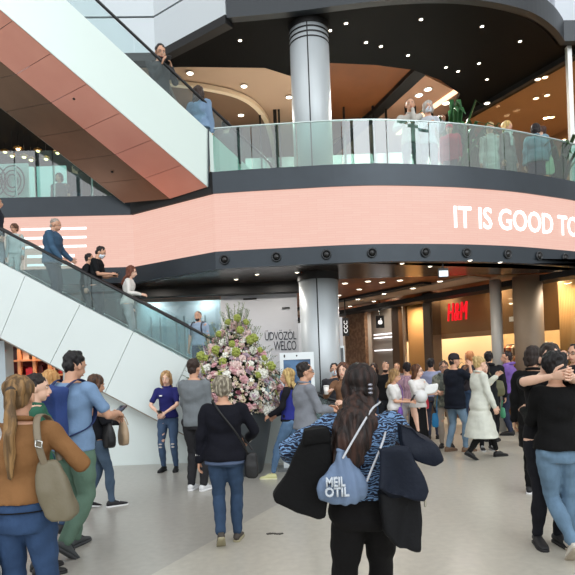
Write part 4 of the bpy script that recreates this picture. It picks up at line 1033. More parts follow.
# ---- right foreground
person('hugman', 'man facing the camera with arms wrapped around the neck of the woman in black', 545, 342, 4.82, 180, build=1.0, lean=10, hair='short', hc=(44, 34, 28), top='tee', tc=(26, 26, 30), sleeve=.5, bc=(30, 32, 40), rh=(.17, .55, 1.44), rp=(1, 0, -.1), lh=(.04, .56, 1.43), lp=(-1, 0, -.1), skin='pale', head=(0, 18), rpalm=(0, -1, 0), lpalm=(0, -1, 0), rcurl=.3, lcurl=.3)
person('hugged', 'woman with short black hair, black top and light blue jeans being hugged', 558, 351, 4.5, 0, female=True, build=1.02, hair='shaggy', hc=(20, 17, 18), top='long', tc=(13, 13, 15), tpad=.016, hem=.91, bc=(98, 138, 174), bpad=.004, lf=(.03, -.20, 0), lheel=42, rf=(.15, .16, 0), lyaw=-4, lh=(-.12, .36, 1.2), lp=(-.1, -.2, -1), rh=(.12, .36, 1.2), rp=(.1, -.2, -1), shoe=(206, 200, 190), sole=(176, 164, 146), facegeo=False)
person('longblack', 'tall person all in black with dark hair left of the hugging pair', 535, 346, 6.6, -35, build=.92, hair='bob', hc=(40, 30, 26), top='coat', tc=(13, 13, 15), hem=.55, tpad=.02, bottom='trousers', bc=(14, 14, 16), shoe=(20, 20, 22), sole=(220, 220, 220), head=(-15, 10), facegeo=False)
person('shaven', 'bald man behind the right shoulder of the hugged woman', 565, 349, 9.3, 170, hair='bald', tc=(92, 92, 100), top='tee', sleeve=.4, skin='mid')
person('tuft', 'dark-haired person in dark clothes cut by the right picture edge', 578, 343, 7.4, 120, hair='short', hc=(36, 28, 24), tc=(36, 34, 40), build=1.05, skin='mid', extras=('glasses',))
# ---- middle right crowd
person('whitecoat', 'blonde woman in long sheer white coat and black trousers striding right', 480, 355.5, 9.1, -82, female=True, hair='bun', hc=(176, 148, 96), hc2=(204, 178, 124), top='coat', tc=(222, 226, 212), hem=.36, flare=.24, tpad=.02, bottom='trousers', bc=(18, 18, 20), bhem=.12, lh=(-.06, .34, 1.36), lp=(-.6, -.2, -1), rh=(.24, .14, .84), rf=(.08, -.30, 0), rheel=30, lf=(-.07, .32, 0), shoe=(16, 16, 18), sole=(16, 16, 18), head=(8, 6), skin='pale')
person('capman', 'man in black cap and dark navy shirt raising a hand to his face', 455, 353, 9.85, -70, hair='crop', hc=(30, 26, 26), top='tee', tc=(22, 28, 44), tpad=.03, hem=.76, sleeve=.42, bc=(118, 160, 196), rh=(.06, .30, 1.48), rp=(.5, -.3, -1), lh=(-.08, .28, 1.42), shoe=(120, 96, 76), extras=(('cap', (28, 20, 28)),), rf=(.1, .12, 0), lf=(-.1, -.1, 0))
person('camo', 'woman with glasses in mottled grey-green jacket and beige trousers', 445, 360.5, 10.4, 165, female=True, hair='bun', hc=(60, 44, 36), tmat=mat((92, 98, 88), .85, c2=(150, 152, 136), ns=14), tpad=.04, hem=.80, bc=(184, 168, 150), bottom='trousers', rh=(.12, .26, 1.1), lh=(-.12, .26, 1.14), extras=('glasses', ('scarf', (110, 116, 108))))
person('balloonw', 'woman with glasses and brown hair in white t-shirt and black skirt holding balloons', 418, 364, 9.7, -150, female=True, hair='long', hc=(70, 42, 28), hc2=(110, 70, 44), hlen=.12, top='tee', tc=(236, 234, 230), sleeve=.42, bottom='skirt', bc=(16, 16, 18), bhem=.22, rh=(-.02, .30, 1.16), lh=(-.2, .3, 1.2), extras=('glasses',), skin='pale', head=(25, 0), shoe=(20, 20, 20))
person('purplebag', 'woman with fair hair and white t-shirt holding dark phone, small purple bag at her hip', 394, 368.5, 9.3, -120, female=True, hair='long', hc=(128, 98, 62), hc2=(170, 136, 90), hlen=.10, top='tee', tc=(232, 230, 226), sleeve=.4, hem=.94, bottom='skirt', bc=(30, 26, 34), bhem=.3, rh=(.02, .30, 1.10), lh=(-.1, .30, 1.12), head=(10, 14), shoe=(30, 28, 28))
person('plaid', 'person with dark hair in rose plaid shirt behind the balloons', 408, 361.5, 10.8, 15, hair='short', hc=(30, 22, 26), tmat=mat((186, 150, 160), .85, kind='check', ns=16, c2=(120, 96, 116)), tpad=.03, bc=(190, 186, 190), build=1.05, facegeo=False)
person('blacktee', 'bearded man in black t-shirt standing left of the woman with purple bag', 387, 360.5, 11.2, 160, hair='crop', hc=(50, 36, 30), top='tee', tc=(24, 24, 26), sleeve=.42, bc=(40, 42, 50), extras=('beard',), skin='mid')
person('cupw', 'brown-haired woman in tan jacket holding a white cup, beside the big column', 345, 362, 8.6, 150, female=True, hair='long', hc=(74, 46, 34), hc2=(110, 70, 48), hlen=.14, top='jacket', tc=(142, 98, 66), rh=(.14, .3, 1.26), rp=(.8, -.4, -.8), lh=(-.1, .26, 1.1), skin='pale', bc=(60, 56, 60), head=(10, 0))
person('darkm', 'dark-haired masked man just right of the big column', 336, 362.5, 9.9, 175, hair='short', hc=(22, 20, 22), tc=(60, 58, 64), extras=('mask',))
person('bluepack', 'dark-haired man in pale blue shirt between balloons and mottled jacket', 432, 357.5, 11.6, -20, hair='short', hc=(28, 26, 30), tc=(150, 160, 200), bc=(60, 66, 90), facegeo=False)
person('blackhair', 'young woman with dark hair in black jacket behind the white coat', 485, 361, 9.9, 178, female=True, hair='long', hc=(40, 28, 26), hlen=.14, top='jacket', tc=(30, 32, 34), tpad=.02, bottom='trousers', bc=(26, 26, 30), skin='pale', shoe=(30, 30, 32), sole=(200, 200, 200))
person('hooded', 'tall dark-haired man in black jacket carrying an olive shoulder bag', 490, 350.5, 10.9, -25, hair='short', hc=(24, 20, 22), top='hoodie', tc=(26, 27, 32), tpad=.03, bottom='trousers', bc=(28, 28, 34), build=1.1, facegeo=False)
person('purple', 'young man in purple hoodie and dark jeans standing by the grey post', 509, 350.5, 11.7, 62, hair='short', hc=(40, 30, 30), top='hoodie', tc=(124, 88, 186), tpad=.024, hem=.86, bc=(44, 54, 84), rh=(.1, .26, 1.28), lh=(-.1, .3, 1.3), shoe=(20, 20, 22), q=1, head=(0, 0))
person('redhair', 'person with orange-red hair behind the man with black cap', 471, 350.5, 11.9, 30, hair='short', hc=(176, 110, 66), hc2=(206, 144, 96), tc=(60, 54, 60), facegeo=False)
person('brownhead', 'brown-haired man behind the purple hoodie near the round column', 517, 354.5, 14.0, 150, hair='short', hc=(60, 42, 34), tc=(70, 50, 50), skin='tan')
person('farhead', 'fair man in grey far behind, between black tee and rose plaid', 398, 362.0, 13.2, 170, hair='crop', hc=(110, 84, 60), tc=(120, 112, 110))
person('farpink', 'person in dull pink far behind left of the bearded man', 375, 363.0, 12.6, 150, female=True, hair='long', hc=(50, 34, 30), hlen=.1, tc=(140, 104, 104))
person('farkid', 'person in dark red far back beneath the fruit sign', 366, 364.5, 13.4, 175, hair='short', hc=(44, 34, 30), tc=(104, 44, 48))
person('fargreen', 'person in olive green far behind the man with mottled jacket neighbour', 462, 357.5, 13.0, 165, hair='short', hc=(70, 50, 40), tc=(96, 100, 70)) if 0 else None
# ---- on the lower escalator
def esc_z(px, py=290): x = aty(px, py, 9.8).x; return ztop(x) - .35 + .01
def ride(key, label, px, top_px, face, **kw):
    z = esc_z(px, top_px + 45); return person(key, label, px, top_px, 9.8, face, z=z, **kw)
ride('bluebald', 'balding man in blue jacket and navy trousers standing on the lower escalator', 52, 217.5, -88, build=1.12, hair='crop', hc=(170, 160, 150), top='jacket', tc=(62, 102, 138), tpad=.03, hem=.84, bc=(34, 44, 68), bottom='trousers', bpad=.014, rh=(.2, .24, .90), lh=(-.2, .30, .95), head=(0, 14), lean=5, skin='mid')
ride('edgedark', 'dark-jacketed person at the top left on the lower escalator, cut by the edge', -3, 196, -60, tc=(48, 54, 68), bc=(150, 156, 164), bottom='trousers', hair='short', hc=(40, 34, 32), build=1.1)
ride('sunglass', 'brown-haired person in pale shirt with dark glasses behind the blue-jacketed man', 15, 223.5, 170, hair='shaggy', hc=(96, 66, 46), tc=(196, 212, 210), bc=(190, 200, 196), bottom='trousers', extras=('glasses',))
ride('darkhair', 'person with dark hair bending close behind the masked man in black', 84, 253, -75, hair='short', hc=(26, 22, 24), tc=(30, 30, 34), lean=12, bc=(40, 42, 48), q=1)
ride('masked', 'man in black t-shirt with face mask looking down at his phone on the escalator', 95, 245.5, -92, hair='short', hc=(30, 24, 24), top='tee', tc=(26, 28, 32), sleeve=.42, lean=8, rh=(.06, .36, 1.12), lh=(-.1, .34, 1.1), head=(0, 26), extras=('mask',), bc=(40, 44, 54), skin='mid')
ride('whiteblouse', 'woman with reddish brown hair and white blouse on the lower escalator', 127, 265.5, -86, female=True, hair='long', hc=(92, 50, 36), hc2=(120, 70, 50), hlen=.14, top='blouse', tc=(232, 228, 220), lean=8, rh=(.16, .32, 1.08), head=(0, 10), bc=(180, 180, 180), skin='pale')
ride('lastrider', 'short-haired man in pale blue shirt low on the escalator above the flowers', 199, 310.5, 165, hair='crop', hc=(50, 38, 34), tc=(156, 180, 208), top='tee', sleeve=.5, extras=('beard',), lean=0)
# ---- on the upper escalator
def upz(px, top, hgt, Y): return hz(px, top, Y) - hgt
for key, label, px, top, Y, hgt, face, kw in (
    ('upman', 'bearded man in dark grey checking his phone on the upper escalator', 160, 47, 9.5, 1.78, -150, dict(hair='short', hc=(34, 26, 24), tc=(62, 64, 68), rh=(.04, .28, 1.3), lh=(-.12, .28, 1.28), extras=('beard',), head=(0, 22), bc=(66, 72, 74), lean=6)),
    ('updenim', 'long-haired person in pale denim on the upper escalator below the bearded man', 200, 86, 9.75, 1.62, -20, dict(female=True, hair='long', hc=(60, 44, 36), hlen=.12, tc=(120, 154, 190), tpad=.04, build=1.15, bc=(60, 80, 110))),
    ('updark', 'person in dark clothes lowest on the upper escalator, seen through glass', 227, 120, 10.0, 1.55, -10, dict(hair='short', hc=(60, 48, 40), tc=(64, 66, 70), bc=(60, 60, 64)))):
    person(key, label, px, top, Y, face, z=upz(px, top, hgt, Y), q=1, **kw)
# ---- on the first floor
FZ = 4.7
person('elderm', 'elderly man in beige jacket leaning on the glass rail, hand at his chin', 411, 102, 10.2, 172, z=FZ, hair='crop', hc=(130, 116, 104), top='jacket', tc=(196, 190, 180), lean=14, rh=(.12, .34, 1.16), lh=(-.03, .24, 1.46), lp=(-.1, .2, -1), rp=(.7, 0, -.8), bc=(120, 120, 120), q=1)
person('elderw', 'grey-haired woman with white face mask leaning on the glass rail', 428, 104.5, 10.2, 176, z=FZ, female=True, hair='bob', hc=(172, 166, 158), top='blouse', tc=(196, 202, 210), lean=14, rh=(.06, .36, 1.16), lh=(-.24, .34, 1.22), rp=(.2, -.2, -1), lp=(-.3, -.2, -1), extras=('mask',), bc=(110, 120, 130), q=1)
person('redjkt', 'small person in bright red jacket and red hat behind the glass balustrade', 450, 124, 10.35, 150, z=FZ, hair='short', hc=(200, 40, 50), top='jacket', tc=(226, 44, 58), tpad=.04, hem=.78, bc=(60, 70, 70), q=1, extras=(('cap', (214, 36, 50)),))
person('palecoat', 'figure in pale cream coat behind the glass right of the palm', 491, 122, 11.1, 170, z=FZ, female=True, hair='bun', hc=(190, 170, 120), top='coat', tc=(206, 204, 190), hem=.5, flare=.06, bc=(190, 190, 180), q=1)
person('taupe', 'fair-haired person in taupe coat and white scarf behind the glass', 508, 121, 11.1, -150, z=FZ, female=True, hair='bob', hc=(206, 176, 112), top='coat', tc=(132, 122, 112), hem=.45, extras=(('scarf', (214, 210, 204)),), bc=(120, 110, 100), q=1)
person('denim', 'dark-haired woman in pale denim jacket and dark shorts at the glass, seen from behind', 537, 123.5, 11.1, -20, z=FZ, female=True, hair='bob', hc=(34, 26, 28), top='jacket', tmat=denim((112, 156, 176)), tpad=.05, hem=.84, bottom='skirt', bc=(34, 46, 78), bhem=.55, build=1.2, q=1, head=(-30, 0))
person('denimmate', 'fair-skinned companion turned toward the pale denim jacket', 543, 125.5, 11.5, 70, z=FZ, hair='short', hc=(70, 44, 36), tc=(180, 190, 180), skin='pale')
person('cafem', 'man in dark shirt standing by the lit advert in the upper left cafe', 76, 164, 11.6, 70, z=FZ, hair='short', hc=(40, 34, 32), tc=(50, 58, 72))
person('cafew', 'person in grey sitting low behind the upper left balustrade', 60, 173, 11.5, 175, z=FZ - .25, hair='bob', hc=(60, 54, 50), tc=(96, 104, 108))

# ================================================================== THINGS THEY CARRY
# taupe shoulder bag of the amber jacket woman
b = pouch('amber', (.235, -.115, 1.05), .10, .055, .17, .009, disp=.014, tilt=-.22); tp = mat((112, 104, 84), .55, bump=.2)
r = held('shoulder_bag', 'large taupe leather shoulder bag hanging beside the amber brown jacket', 'bag', [('bag_body', b, tp),
    ('strap', strapm('amber', [(.19, -.13, 1.18), (.165, -.155, 1.32), (.14, -.10, 1.455), (.14, .0, 1.475), (.16, .09, 1.40), (.22, .02, 1.2)], .02, .25, side=(1, .2, 0)), mat((124, 112, 92), .5))])
g = MB(); g.tube([Wv('amber', p) for p in ((.158, -.172, 1.345), (.193, -.172, 1.335), (.188, -.172, 1.30), (.153, -.172, 1.31), (.158, -.172, 1.345))], .005, 6, rnd=False)
me = g.mesh(); me.transform(Matrix.Translation(-r.location)); link('buckle', me, mat((190, 190, 185), .25, .9), r, True)
# blue backpack
NAVY = mat((40, 64, 122), .8, nz=.1, bump=.3); NAVD = mat((26, 42, 84), .8, bump=.3)
mb = MB(); mb.box((0, 0, 0), (.31, .15, .44)); mb.ell((0, -.01, .19), (.135, .07, .07)); mb.ell((0, -.06, -.06), (.12, .05, .13)); mb.ell((0, -.02, -.1), (.17, .11, .16)); me = remesh(mb, .014, 12, disp=(.022, 8, 8, 8)); me.transform(PEOPLE['tee']['M'] @ Matrix.Translation((-.02, -.235, 1.18)))
parts = [('main_compartment', me, NAVY)]
mb = MB(); mb.box((0, 0, 0), (.22, .07, .18)); me = remesh(mb, .01, 8); me.transform(PEOPLE['tee']['M'] @ Matrix.Translation((-.02, -.34, 1.09))); parts.append(('front_pocket', me, NAVD))
for s in (1, -1): parts.append(('strap', strapm('tee', [(.07 * s, -.17, 1.36), (.10 * s, -.10, 1.435), (.115 * s, -.02, 1.462), (.12 * s, .085, 1.40), (.13 * s, .135, 1.26), (.165 * s, .08, 1.12), (.17 * s, -.02, 1.05), (.12 * s, -.15, 1.0)], .026, .22, side=(1, 0, .2)), NAVD))
parts.append(('logo_patch', MB().box((0, 0, 0), (.02, .006, .05)).mesh(), mat((200, 205, 215)))); parts[-1][1].transform(PEOPLE['tee']['M'] @ Matrix.Translation((.0, -.37, 1.12)))
held('backpack', 'navy blue backpack worn over the pale blue t-shirt', 'backpack', parts)
def phone(key, p, label, rz=0, size=(.075, .012, .15), tilt=60):
    M = PEOPLE[key]['M'] @ Matrix.Translation(p) @ Matrix.Rotation(math.radians(-tilt), 4, 'X')
    a = MB().box((0, 0, 0), size).mesh(); a.transform(M); s_ = MB().box((0, -size[1] * .55, 0), (size[0] * .9, .002, size[2] * .92)).mesh(); s_.transform(M)
    return held('phone', label, 'phone', [('case', a, mat((20, 20, 24), .3)), ('phone_screen', s_, mat((60, 70, 90), .1))])
phone('tee', (.13, .44, 1.16), 'smartphone in the hands of the man with blue backpack')
phone('polo', (.04, .32, 1.03), 'dark phone held by the woman in the royal blue polo')
phone('masked', (-.02, .44, 1.13), 'phone held by the masked man on the lower escalator')
phone('upman', (-.04, .36, 1.34), 'phone held by the bearded man on the upper escalator')
phone('purplebag', (-.03, .36, 1.15), 'dark phone in the hands of the woman with the purple bag', size=(.1, .02, .17), tilt=30)
phone('purple', (0, .36, 1.34), 'phone raised by the man in the purple hoodie')
def bag(key, c, sx, sy, sz, col, label, straps=(), name='handbag', cat='bag', tilt=0, r=.010, vox=.012, scol=None, rough=.5):
    parts = [('bag_body', pouch(key, c, sx, sy, sz, vox, disp=.008, tilt=tilt), mat(col, rough, bump=.15))]
    for s_ in straps: parts.append(('strap', strapm(key, s_, r, .5), mat(scol or col, .5)))
    return held(name, label, cat, parts)
bag('blackjkt', (.20, .10, .94), .15, .07, .155, (18, 18, 20), 'black leather handbag on the forearm of the long-haired woman', [[(.14, .12, 1.03), (.16, .14, 1.14), (.20, .15, 1.16), (.25, .14, 1.12), (.26, .12, 1.03)]])
bag('blackjkt', (.20, .30, .95), .12, .05, .16, (176, 152, 124), 'beige bag showing behind the black leather handbag', [[(.09, .36, 1.05), (.12, .34, 1.14), (.18, .34, 1.14), (.22, .36, 1.05)]])
bag('elder', (.27, -.06, .80), .075, .045, .13, (16, 16, 18), 'small black bag at the right hip of the older grey-haired woman', [[(.24, -.09, .92), (.14, -.19, 1.14), (-.02, -.175, 1.36), (-.10, -.07, 1.475), (-.1, .08, 1.42), (.08, .18, 1.2), (.28, .06, .94)]], r=.010, name='crossbody_bag')
bag('purplebag', (.17, .18, .93), .075, .04, .085, (110, 70, 160), 'small purple handbag at the hip of the woman in white', [[(.13, .18, 1.0), (.05, .2, 1.2), (-.05, .12, 1.4), (-.1, -.02, 1.45)]], vox=.014)
bag('hooded', (.16, -.22, 1.02), .13, .06, .15, (96, 96, 66), 'olive green shoulder bag on the back of the tall dark man', [[(.10, -.2, 1.15), (.0, -.2, 1.35), (-.1, -.1, 1.46), (-.12, .05, 1.43)]], vox=.014, name='shoulder_bag')
bag('denim', (.24, -.05, .72), .11, .03, .19, (214, 216, 180), 'cream tote bag held beside the pale denim jacket', [[(.19, -.05, .88), (.22, 0, 1.0), (.27, 0, 1.0), (.29, -.05, .88)]], vox=.014, name='tote_bag')
bag('capman', (-.02, .30, .62), .05, .04, .11, (34, 130, 190), 'bright blue carrier bag near the balloons', [[(-.04, .30, .72), (-.02, .3, .8), (0, .3, .72)]], vox=.014, name='carrier_bag') if 0 else None
bag('balloonw', (-.24, -.05, .98), .07, .05, .13, (196, 50, 66), 'red bag hanging right of the woman with balloons', [[(-.2, -.05, 1.1), (-.16, -.08, 1.3), (-.12, -.04, 1.44)]], vox=.014)
bag('camo', (.20, .1, .55), .07, .05, .14, (40, 140, 200), 'bright blue carrier bag between the balloons and light jeans', [[(.16, .1, .68), (.16, .16, .9), (.14, .2, 1.04)]], vox=.014, name='carrier_bag')
bag('hooded', (.22, -.05, .55), .05, .05, .10, (70, 150, 110), 'small green bag below the olive shoulder bag', [[(.2, -.05, .64), (.22, 0, .78)]], vox=.014, name='carrier_bag')
bag('lanyard', (-.22, -.02, 1.0), .06, .05, .14, (40, 46, 60), 'dark bag under the arm of the man with blue lanyard', [[(-.2, -.02, 1.1), (-.14, -.12, 1.3), (-.08, -.06, 1.46)]], vox=.014)
bag('lastrider', (0, -.20, 1.2), .14, .08, .19, (34, 44, 62), 'dark backpack of the last man on the escalator', [[(.1, -.14, 1.36), (.12, 0, 1.47), (.13, .15, 1.35), (.14, .14, 1.15)], [(-.1, -.14, 1.36), (-.12, 0, 1.47), (-.13, .15, 1.35), (-.14, .14, 1.15)]], vox=.014, name='backpack', r=.02)
# white cup
i = PEOPLE['cupw']; p = Wv('cupw', i['WR'][1]) + V((-.0, -.09, -.01)) if 0 else i['root'].matrix_basis @ (i['WR'][1] * i['S']) + V((-.03, -.06, .02))
g = MB(); g.lathe([(.03, -.05), (.042, .07), (.038, .07), (.02, -.04)], p, 20); r = held('paper_cup', 'white paper cup held up beside the big column', 'cup', [('cup_body', g.mesh(), mat((236, 234, 230), .6)), ('lid', MB().lathe([(.044, .068), (.044, .08), (.03, .088)], p, 20).mesh(), mat((225, 225, 222), .5))])
# balloons
c = aty(420.7, 396.5, 9.3); g = MB(); g.ell((c.x, c.y, c.z), (.112, .112, .115), 24, 16); g.tube([(c.x, c.y, c.z - .1), (c.x, c.y, c.z - .115)], .01, 8)
held('balloon', 'round white balloon held in front of the black skirt', 'balloon', [('balloon', g.mesh(), mat((214, 216, 216), .3))])
c = aty(431, 389, 9.35); g = MB(); n = 26; R = []
for t, k in ((-1, .86), (-.6, .97), (0, 1), (.6, .97), (1, .86)):
    R.append([V((c.x + math.copysign(abs(math.cos(a)) ** .55, math.cos(a)) * .12 * k + .02 * math.sin(a), c.y + t * .035, c.z + math.copysign(abs(math.sin(a)) ** .55, math.sin(a)) * .085 * k + .025 * math.cos(a))) for a in [2 * math.pi * q_ / n for q_ in range(n)]])
g.rings(R); me = remesh(g, .012, 4); held('balloon', 'flat pillow-shaped white balloon beside the round one', 'balloon', [('balloon', me, mat((222, 224, 222), .35))])

# draped coats on the striped woman's arms
def drape(name, label, cat, specs):
    parts = []
    for nm, outl, Y, th, m, dsp in specs:
        P = [aty(x, y, Y) for x, y in outl]; mb = MB(); mb.slab([p + V((0, -th / 2, 0)) for p in P], V((0, 1, 0)), th)
        me = remesh(mb, .010, 6, disp=dsp)
        parts.append((nm, me, m))
    return held(name, label, cat, parts)
BC = cloth((15, 15, 17), bump=.5); NC = cloth((24, 32, 50), rough=.6); NC2 = cloth((18, 19, 24), rough=.6)
drape('black_coat', 'black coat hanging over the left forearm of the woman in striped knit', 'coat', [
    ('coat_body', [(304, 438), (328, 435), (331, 458), (329, 490), (325, 516), (318, 519), (297, 511), (275, 501), (273, 495), (284, 476), (294, 455)], 2.86, .09, BC, (.05, 7, 5, 2.5)),
    ('collar', [(303, 430), (328, 428), (330, 441), (303, 444)], 2.86, .13, BC, (.02, 9, 9, 9))])
drape('navy_coat', 'navy and black coat draped over the right forearm of the woman in striped knit', 'coat', [
    ('coat_body', [(377, 447), (406, 447), (416, 466), (428, 490), (423, 498), (393, 497), (378, 486)], 2.74, .10, NC, (.04, 9, 9, 4)),
    ('sleeve', [(395, 421), (412, 425), (428, 441), (440, 458), (432, 466), (414, 462), (402, 446)], 2.80, .10, NC, (.03, 9, 9, 9)),
    ('lining', [(380, 492), (419, 492), (421, 520), (419, 550), (399, 550), (386, 532)], 2.80, .07, NC2, (.03, 12, 9, 3))])
g = MB(); c = aty(425, 497, 2.7); g.tube([c, c + V((.0, 0, -.045))], .006, 6); me = g.mesh(); o = bpy.data.objects['navy_coat']; me.transform(Matrix.Translation(-o.location)); link('zip_pull', me, mat((170, 165, 150), .3, .8), o)
# drawstring bag
LB = cloth((112, 138, 176), rough=.75)
Mz = PEOPLE['zebra']['M']; inv = Mz.inverted()
ctr = inv @ aty(343, 478, 2.78)
mb = MB(); R = []
for t, a, b in ((-1, .05, .03), (-.92, .095, .05), (-.7, .128, .065), (-.35, .138, .07), (0, .118, .06), (.35, .08, .045), (.7, .045, .03), (1, .022, .02), (1.12, .03, .025)):
    R.append([V((ctr.x + math.cos(x) * a * (1 + .03 * math.sin(9 * x) * (t > 0)) - .0 * t, ctr.y + math.sin(x) * b, ctr.z + t * .138)) for x in [2 * math.pi * k / 28 for k in range(28)]])
mb.rings(R); me = remesh(mb, .007, 2, disp=(.014, 26, 10, 5)); me.transform(Mz)
def zp(px, py, Y): return inv @ aty(px, py, Y)
cordm = mat((196, 200, 206), .7)
r = held('drawstring_bag', 'light blue drawstring bag on the back of the woman in striped knit', 'bag', [('bag_body', me, LB),
    ('cord', strapm('zebra', [zp(343, 458, 2.74), zp(352, 442, 2.76), zp(362, 425, 2.78), zp(372, 409, 2.86), zp(378, 404, 2.95), zp(380, 402, 3.05)], .0058, 1), cordm),
    ('cord', strapm('zebra', [zp(367, 481, 2.78), zp(373, 466, 2.77), zp(379, 452, 2.77), zp(384, 438, 2.84), zp(386, 428, 2.95)], .0065, 1), cordm)])
wh = mat((196, 204, 212), .8)
for s_, px, py, wd, hh in (('MEIL', 326, 486, 19, .044), ('OTIL', 325, 496, 24, .044)):
    p = aty(px, py, 2.695 if py < 490 else 2.70); o = text_on(s_, (p.x, p.y, p.z), (1, 0, 0), (0, 0, 1), hh, wd / 560 * 2.7, wh, None, 'print', .03, .02)
    me = o.data; me.transform(Matrix.Translation(-r.location)); o.parent = r
# white cords on the hugged woman's shoulder
held('cord_strap', 'two thin white cords over the right shoulder of the hugged woman', 'strap', [('cord', strapm('hugged', [(.11, .06, 1.47), (.135, -.06, 1.47), (.165, -.14, 1.38), (.19, -.175, 1.24)], .006, 1), cordm), ('cord', strapm('hugged', [(.135, .06, 1.465), (.155, -.06, 1.46), (.185, -.13, 1.37), (.205, -.16, 1.24)], .005, 1), cordm)])

# ================================================================== FLOWERS
uc = V((at(238, 8.65).x, 8.65, 0))
ur = empty('flower_pot', uc); tag(ur, 'large dark grey tapered pot under the big bouquet', 'pot')
pm = mat((62, 68, 72), .42, .1)
MB().lathe([(.33, 0), (.36, .04), (.43, .35), (.50, .7), (.535, .95), (.53, 1.0), (.50, 1.0), (.49, .93), (.1, .9)], n=56).build('pot_body', pm, ur, True)
fl = empty('flower_arrangement', (uc.x, uc.y, 1.0)); tag(fl, 'huge mixed bouquet of pink, white and lime flowers in the dark pot', 'bouquet')
random.seed(11)
cols = {'pink': (206, 158, 162), 'blush': (226, 200, 194), 'white': (236, 236, 226), 'cream': (222, 208, 178), 'burgundy': (104, 44, 58), 'lime': (150, 160, 76), 'mauve': (172, 150, 164)}
def petals(rad, kind):
    g = MB()
    if kind == 'round':
        for ring, (n, rr, tilt, sz) in enumerate(((3, .18, 75, .5), (5, .35, 55, .55), (7, .6, 28, .55))):
            for k in range(n):
                a = 2 * math.pi * k / n + ring * .4; ti = math.radians(tilt); d = V((math.cos(a) * math.cos(ti), math.sin(a) * math.cos(ti), math.sin(ti)))
                g.tube([V((0, 0, 0)), d * rad * rr, d * rad * (rr + .28) + V((0, 0, rad * .05)), d * rad * (rr + .42)], [rad * .08, rad * sz * .6, rad * sz * .55, rad * .1], 6, .18, side=(-math.sin(a), math.cos(a), 0), rnd=False)
    elif kind == 'puff':
        for k in range(26):
            a = random.uniform(0, 6.28); ph = math.acos(random.uniform(-.3, 1)); d = V((math.cos(a) * math.sin(ph), math.sin(a) * math.sin(ph), math.cos(ph))) * rad
            g.ell(d * .75, (rad * .27,) * 3, 6, 4)
        g.ell((0, 0, 0), (rad * .7,) * 3, 8, 6)
    else:  # spike
        for k in range(16):
            t = k / 16; a = k * 2.4; g.ell(V((math.cos(a) * rad * .3 * (1 - t), math.sin(a) * rad * .3 * (1 - t), t * rad * 3.2)), (rad * .2 * (1.2 - t),) * 3, 6, 4)
        g.tube([(0, 0, -rad), (0, 0, rad * 3.2)], rad * .06, 5)
    return g.mesh()
def surf(t, a, k=1.0):   # bouquet outline: t 0 bottom .. 1 top
    z = -.06 + 1.42 * t; w = [.60, .72, .74, .68, .60, .50, .40, .28, .16, .05]; f = t * 9; i_ = min(8, int(f)); r_ = w[i_] * (1 - (f - i_)) + w[i_ + 1] * (f - i_)
    return V((math.cos(a) * r_ * k - .05 * (1 - t), math.sin(a) * r_ * k, z))
protos = {}
counts = {}
kinds = [('rose', 'round', .048, ['pink', 'blush', 'white', 'cream', 'burgundy', 'mauve'], 95), ('hydrangea', 'puff', .072, ['white', 'pink', 'blush'], 80), ('lime_chrysanthemum', 'puff', .062, ['lime'], 20), ('flower_spike', 'spike', .05, ['pink', 'cream', 'mauve', 'white', 'lime'], 75), ('daisy', 'round', .036, ['white', 'blush', 'mauve', 'cream'], 95)]
placed = []
for nm, kd, rad, cl, n in kinds:
    for k in range(n):
        c_ = cl[k % len(cl)]; keyp = (nm, c_)
        a = random.uniform(-math.pi * 1.08, math.pi * .08); t = random.random() ** 1.15 * .97
        if nm == 'lime_chrysanthemum':
            lt = [(223, 362), (232, 344), (264, 358), (254, 338), (219, 334), (237, 318), (206, 358), (209, 387), (246, 322), (205, 395), (222, 375), (236, 352), (258, 375), (201, 356), (240, 330), (271, 366), (228, 322), (250, 340), (216, 350), (260, 350)]
            pxx, pyy = lt[k]; p = aty(pxx, pyy, 8.15 + .25 * (360 - pyy) / 50) - V((uc.x, uc.y, 1.0)); nrm = V((p.x, p.y, .1))
        else:
            p = surf(t, a, random.uniform(.86, 1.04)); nrm = V((math.cos(a), math.sin(a), .35 + t))
        if keyp not in protos:
            me = petals(rad, kd); o = link(nm, me, mat(cols[c_], .7, nz=.12, ns=20), fl, True); protos[keyp] = o
        else:
            o = protos[keyp].copy(); COL.objects.link(o); o.parent = fl
        o.location = p; o.rotation_euler = (nrm if kd != 'spike' else nrm * .5 + V((0, 0, 1))).to_track_quat('Z', 'Y').to_euler()
        s = random.uniform(.75, 1.25); o.scale = (s, s, s)
fm = {}
for k in range(1500):
    a = random.uniform(-math.pi * 1.15, math.pi * .15); t = random.random() ** 1.1 * .98; p = surf(t, a, random.uniform(.84, 1.02)); cc = random.choice(['pink', 'blush', 'white', 'white', 'cream', 'cream', 'cream', 'mauve', 'burgundy', 'blush', 'lime', 'white'])
    g = fm.setdefault(cc, MB()); s = random.uniform(.014, .028)
    if k % 2: g.ell(p, (s, s, s * .8), 6, 4)
    else:
        nx = V((math.cos(a), math.sin(a), .5)).normalized(); u = nx.orthogonal().normalized(); w = nx.cross(u)
        for j in range(5):
            b_ = 2 * math.pi * j / 5 + k; d = u * math.cos(b_) + w * math.sin(b_); g.tube([p, p + d * s * .9 + nx * s * .4, p + d * s * 1.7 + nx * s * .3], [s * .2, s * .6, s * .15], 5, .3, side=nx.cross(d), rnd=False)
for cc, g in fm.items(): tag(g.build('small_blossoms', mat(cols[cc], .7, nz=.15, ns=20), fl, True), kind='stuff')
g = MB()
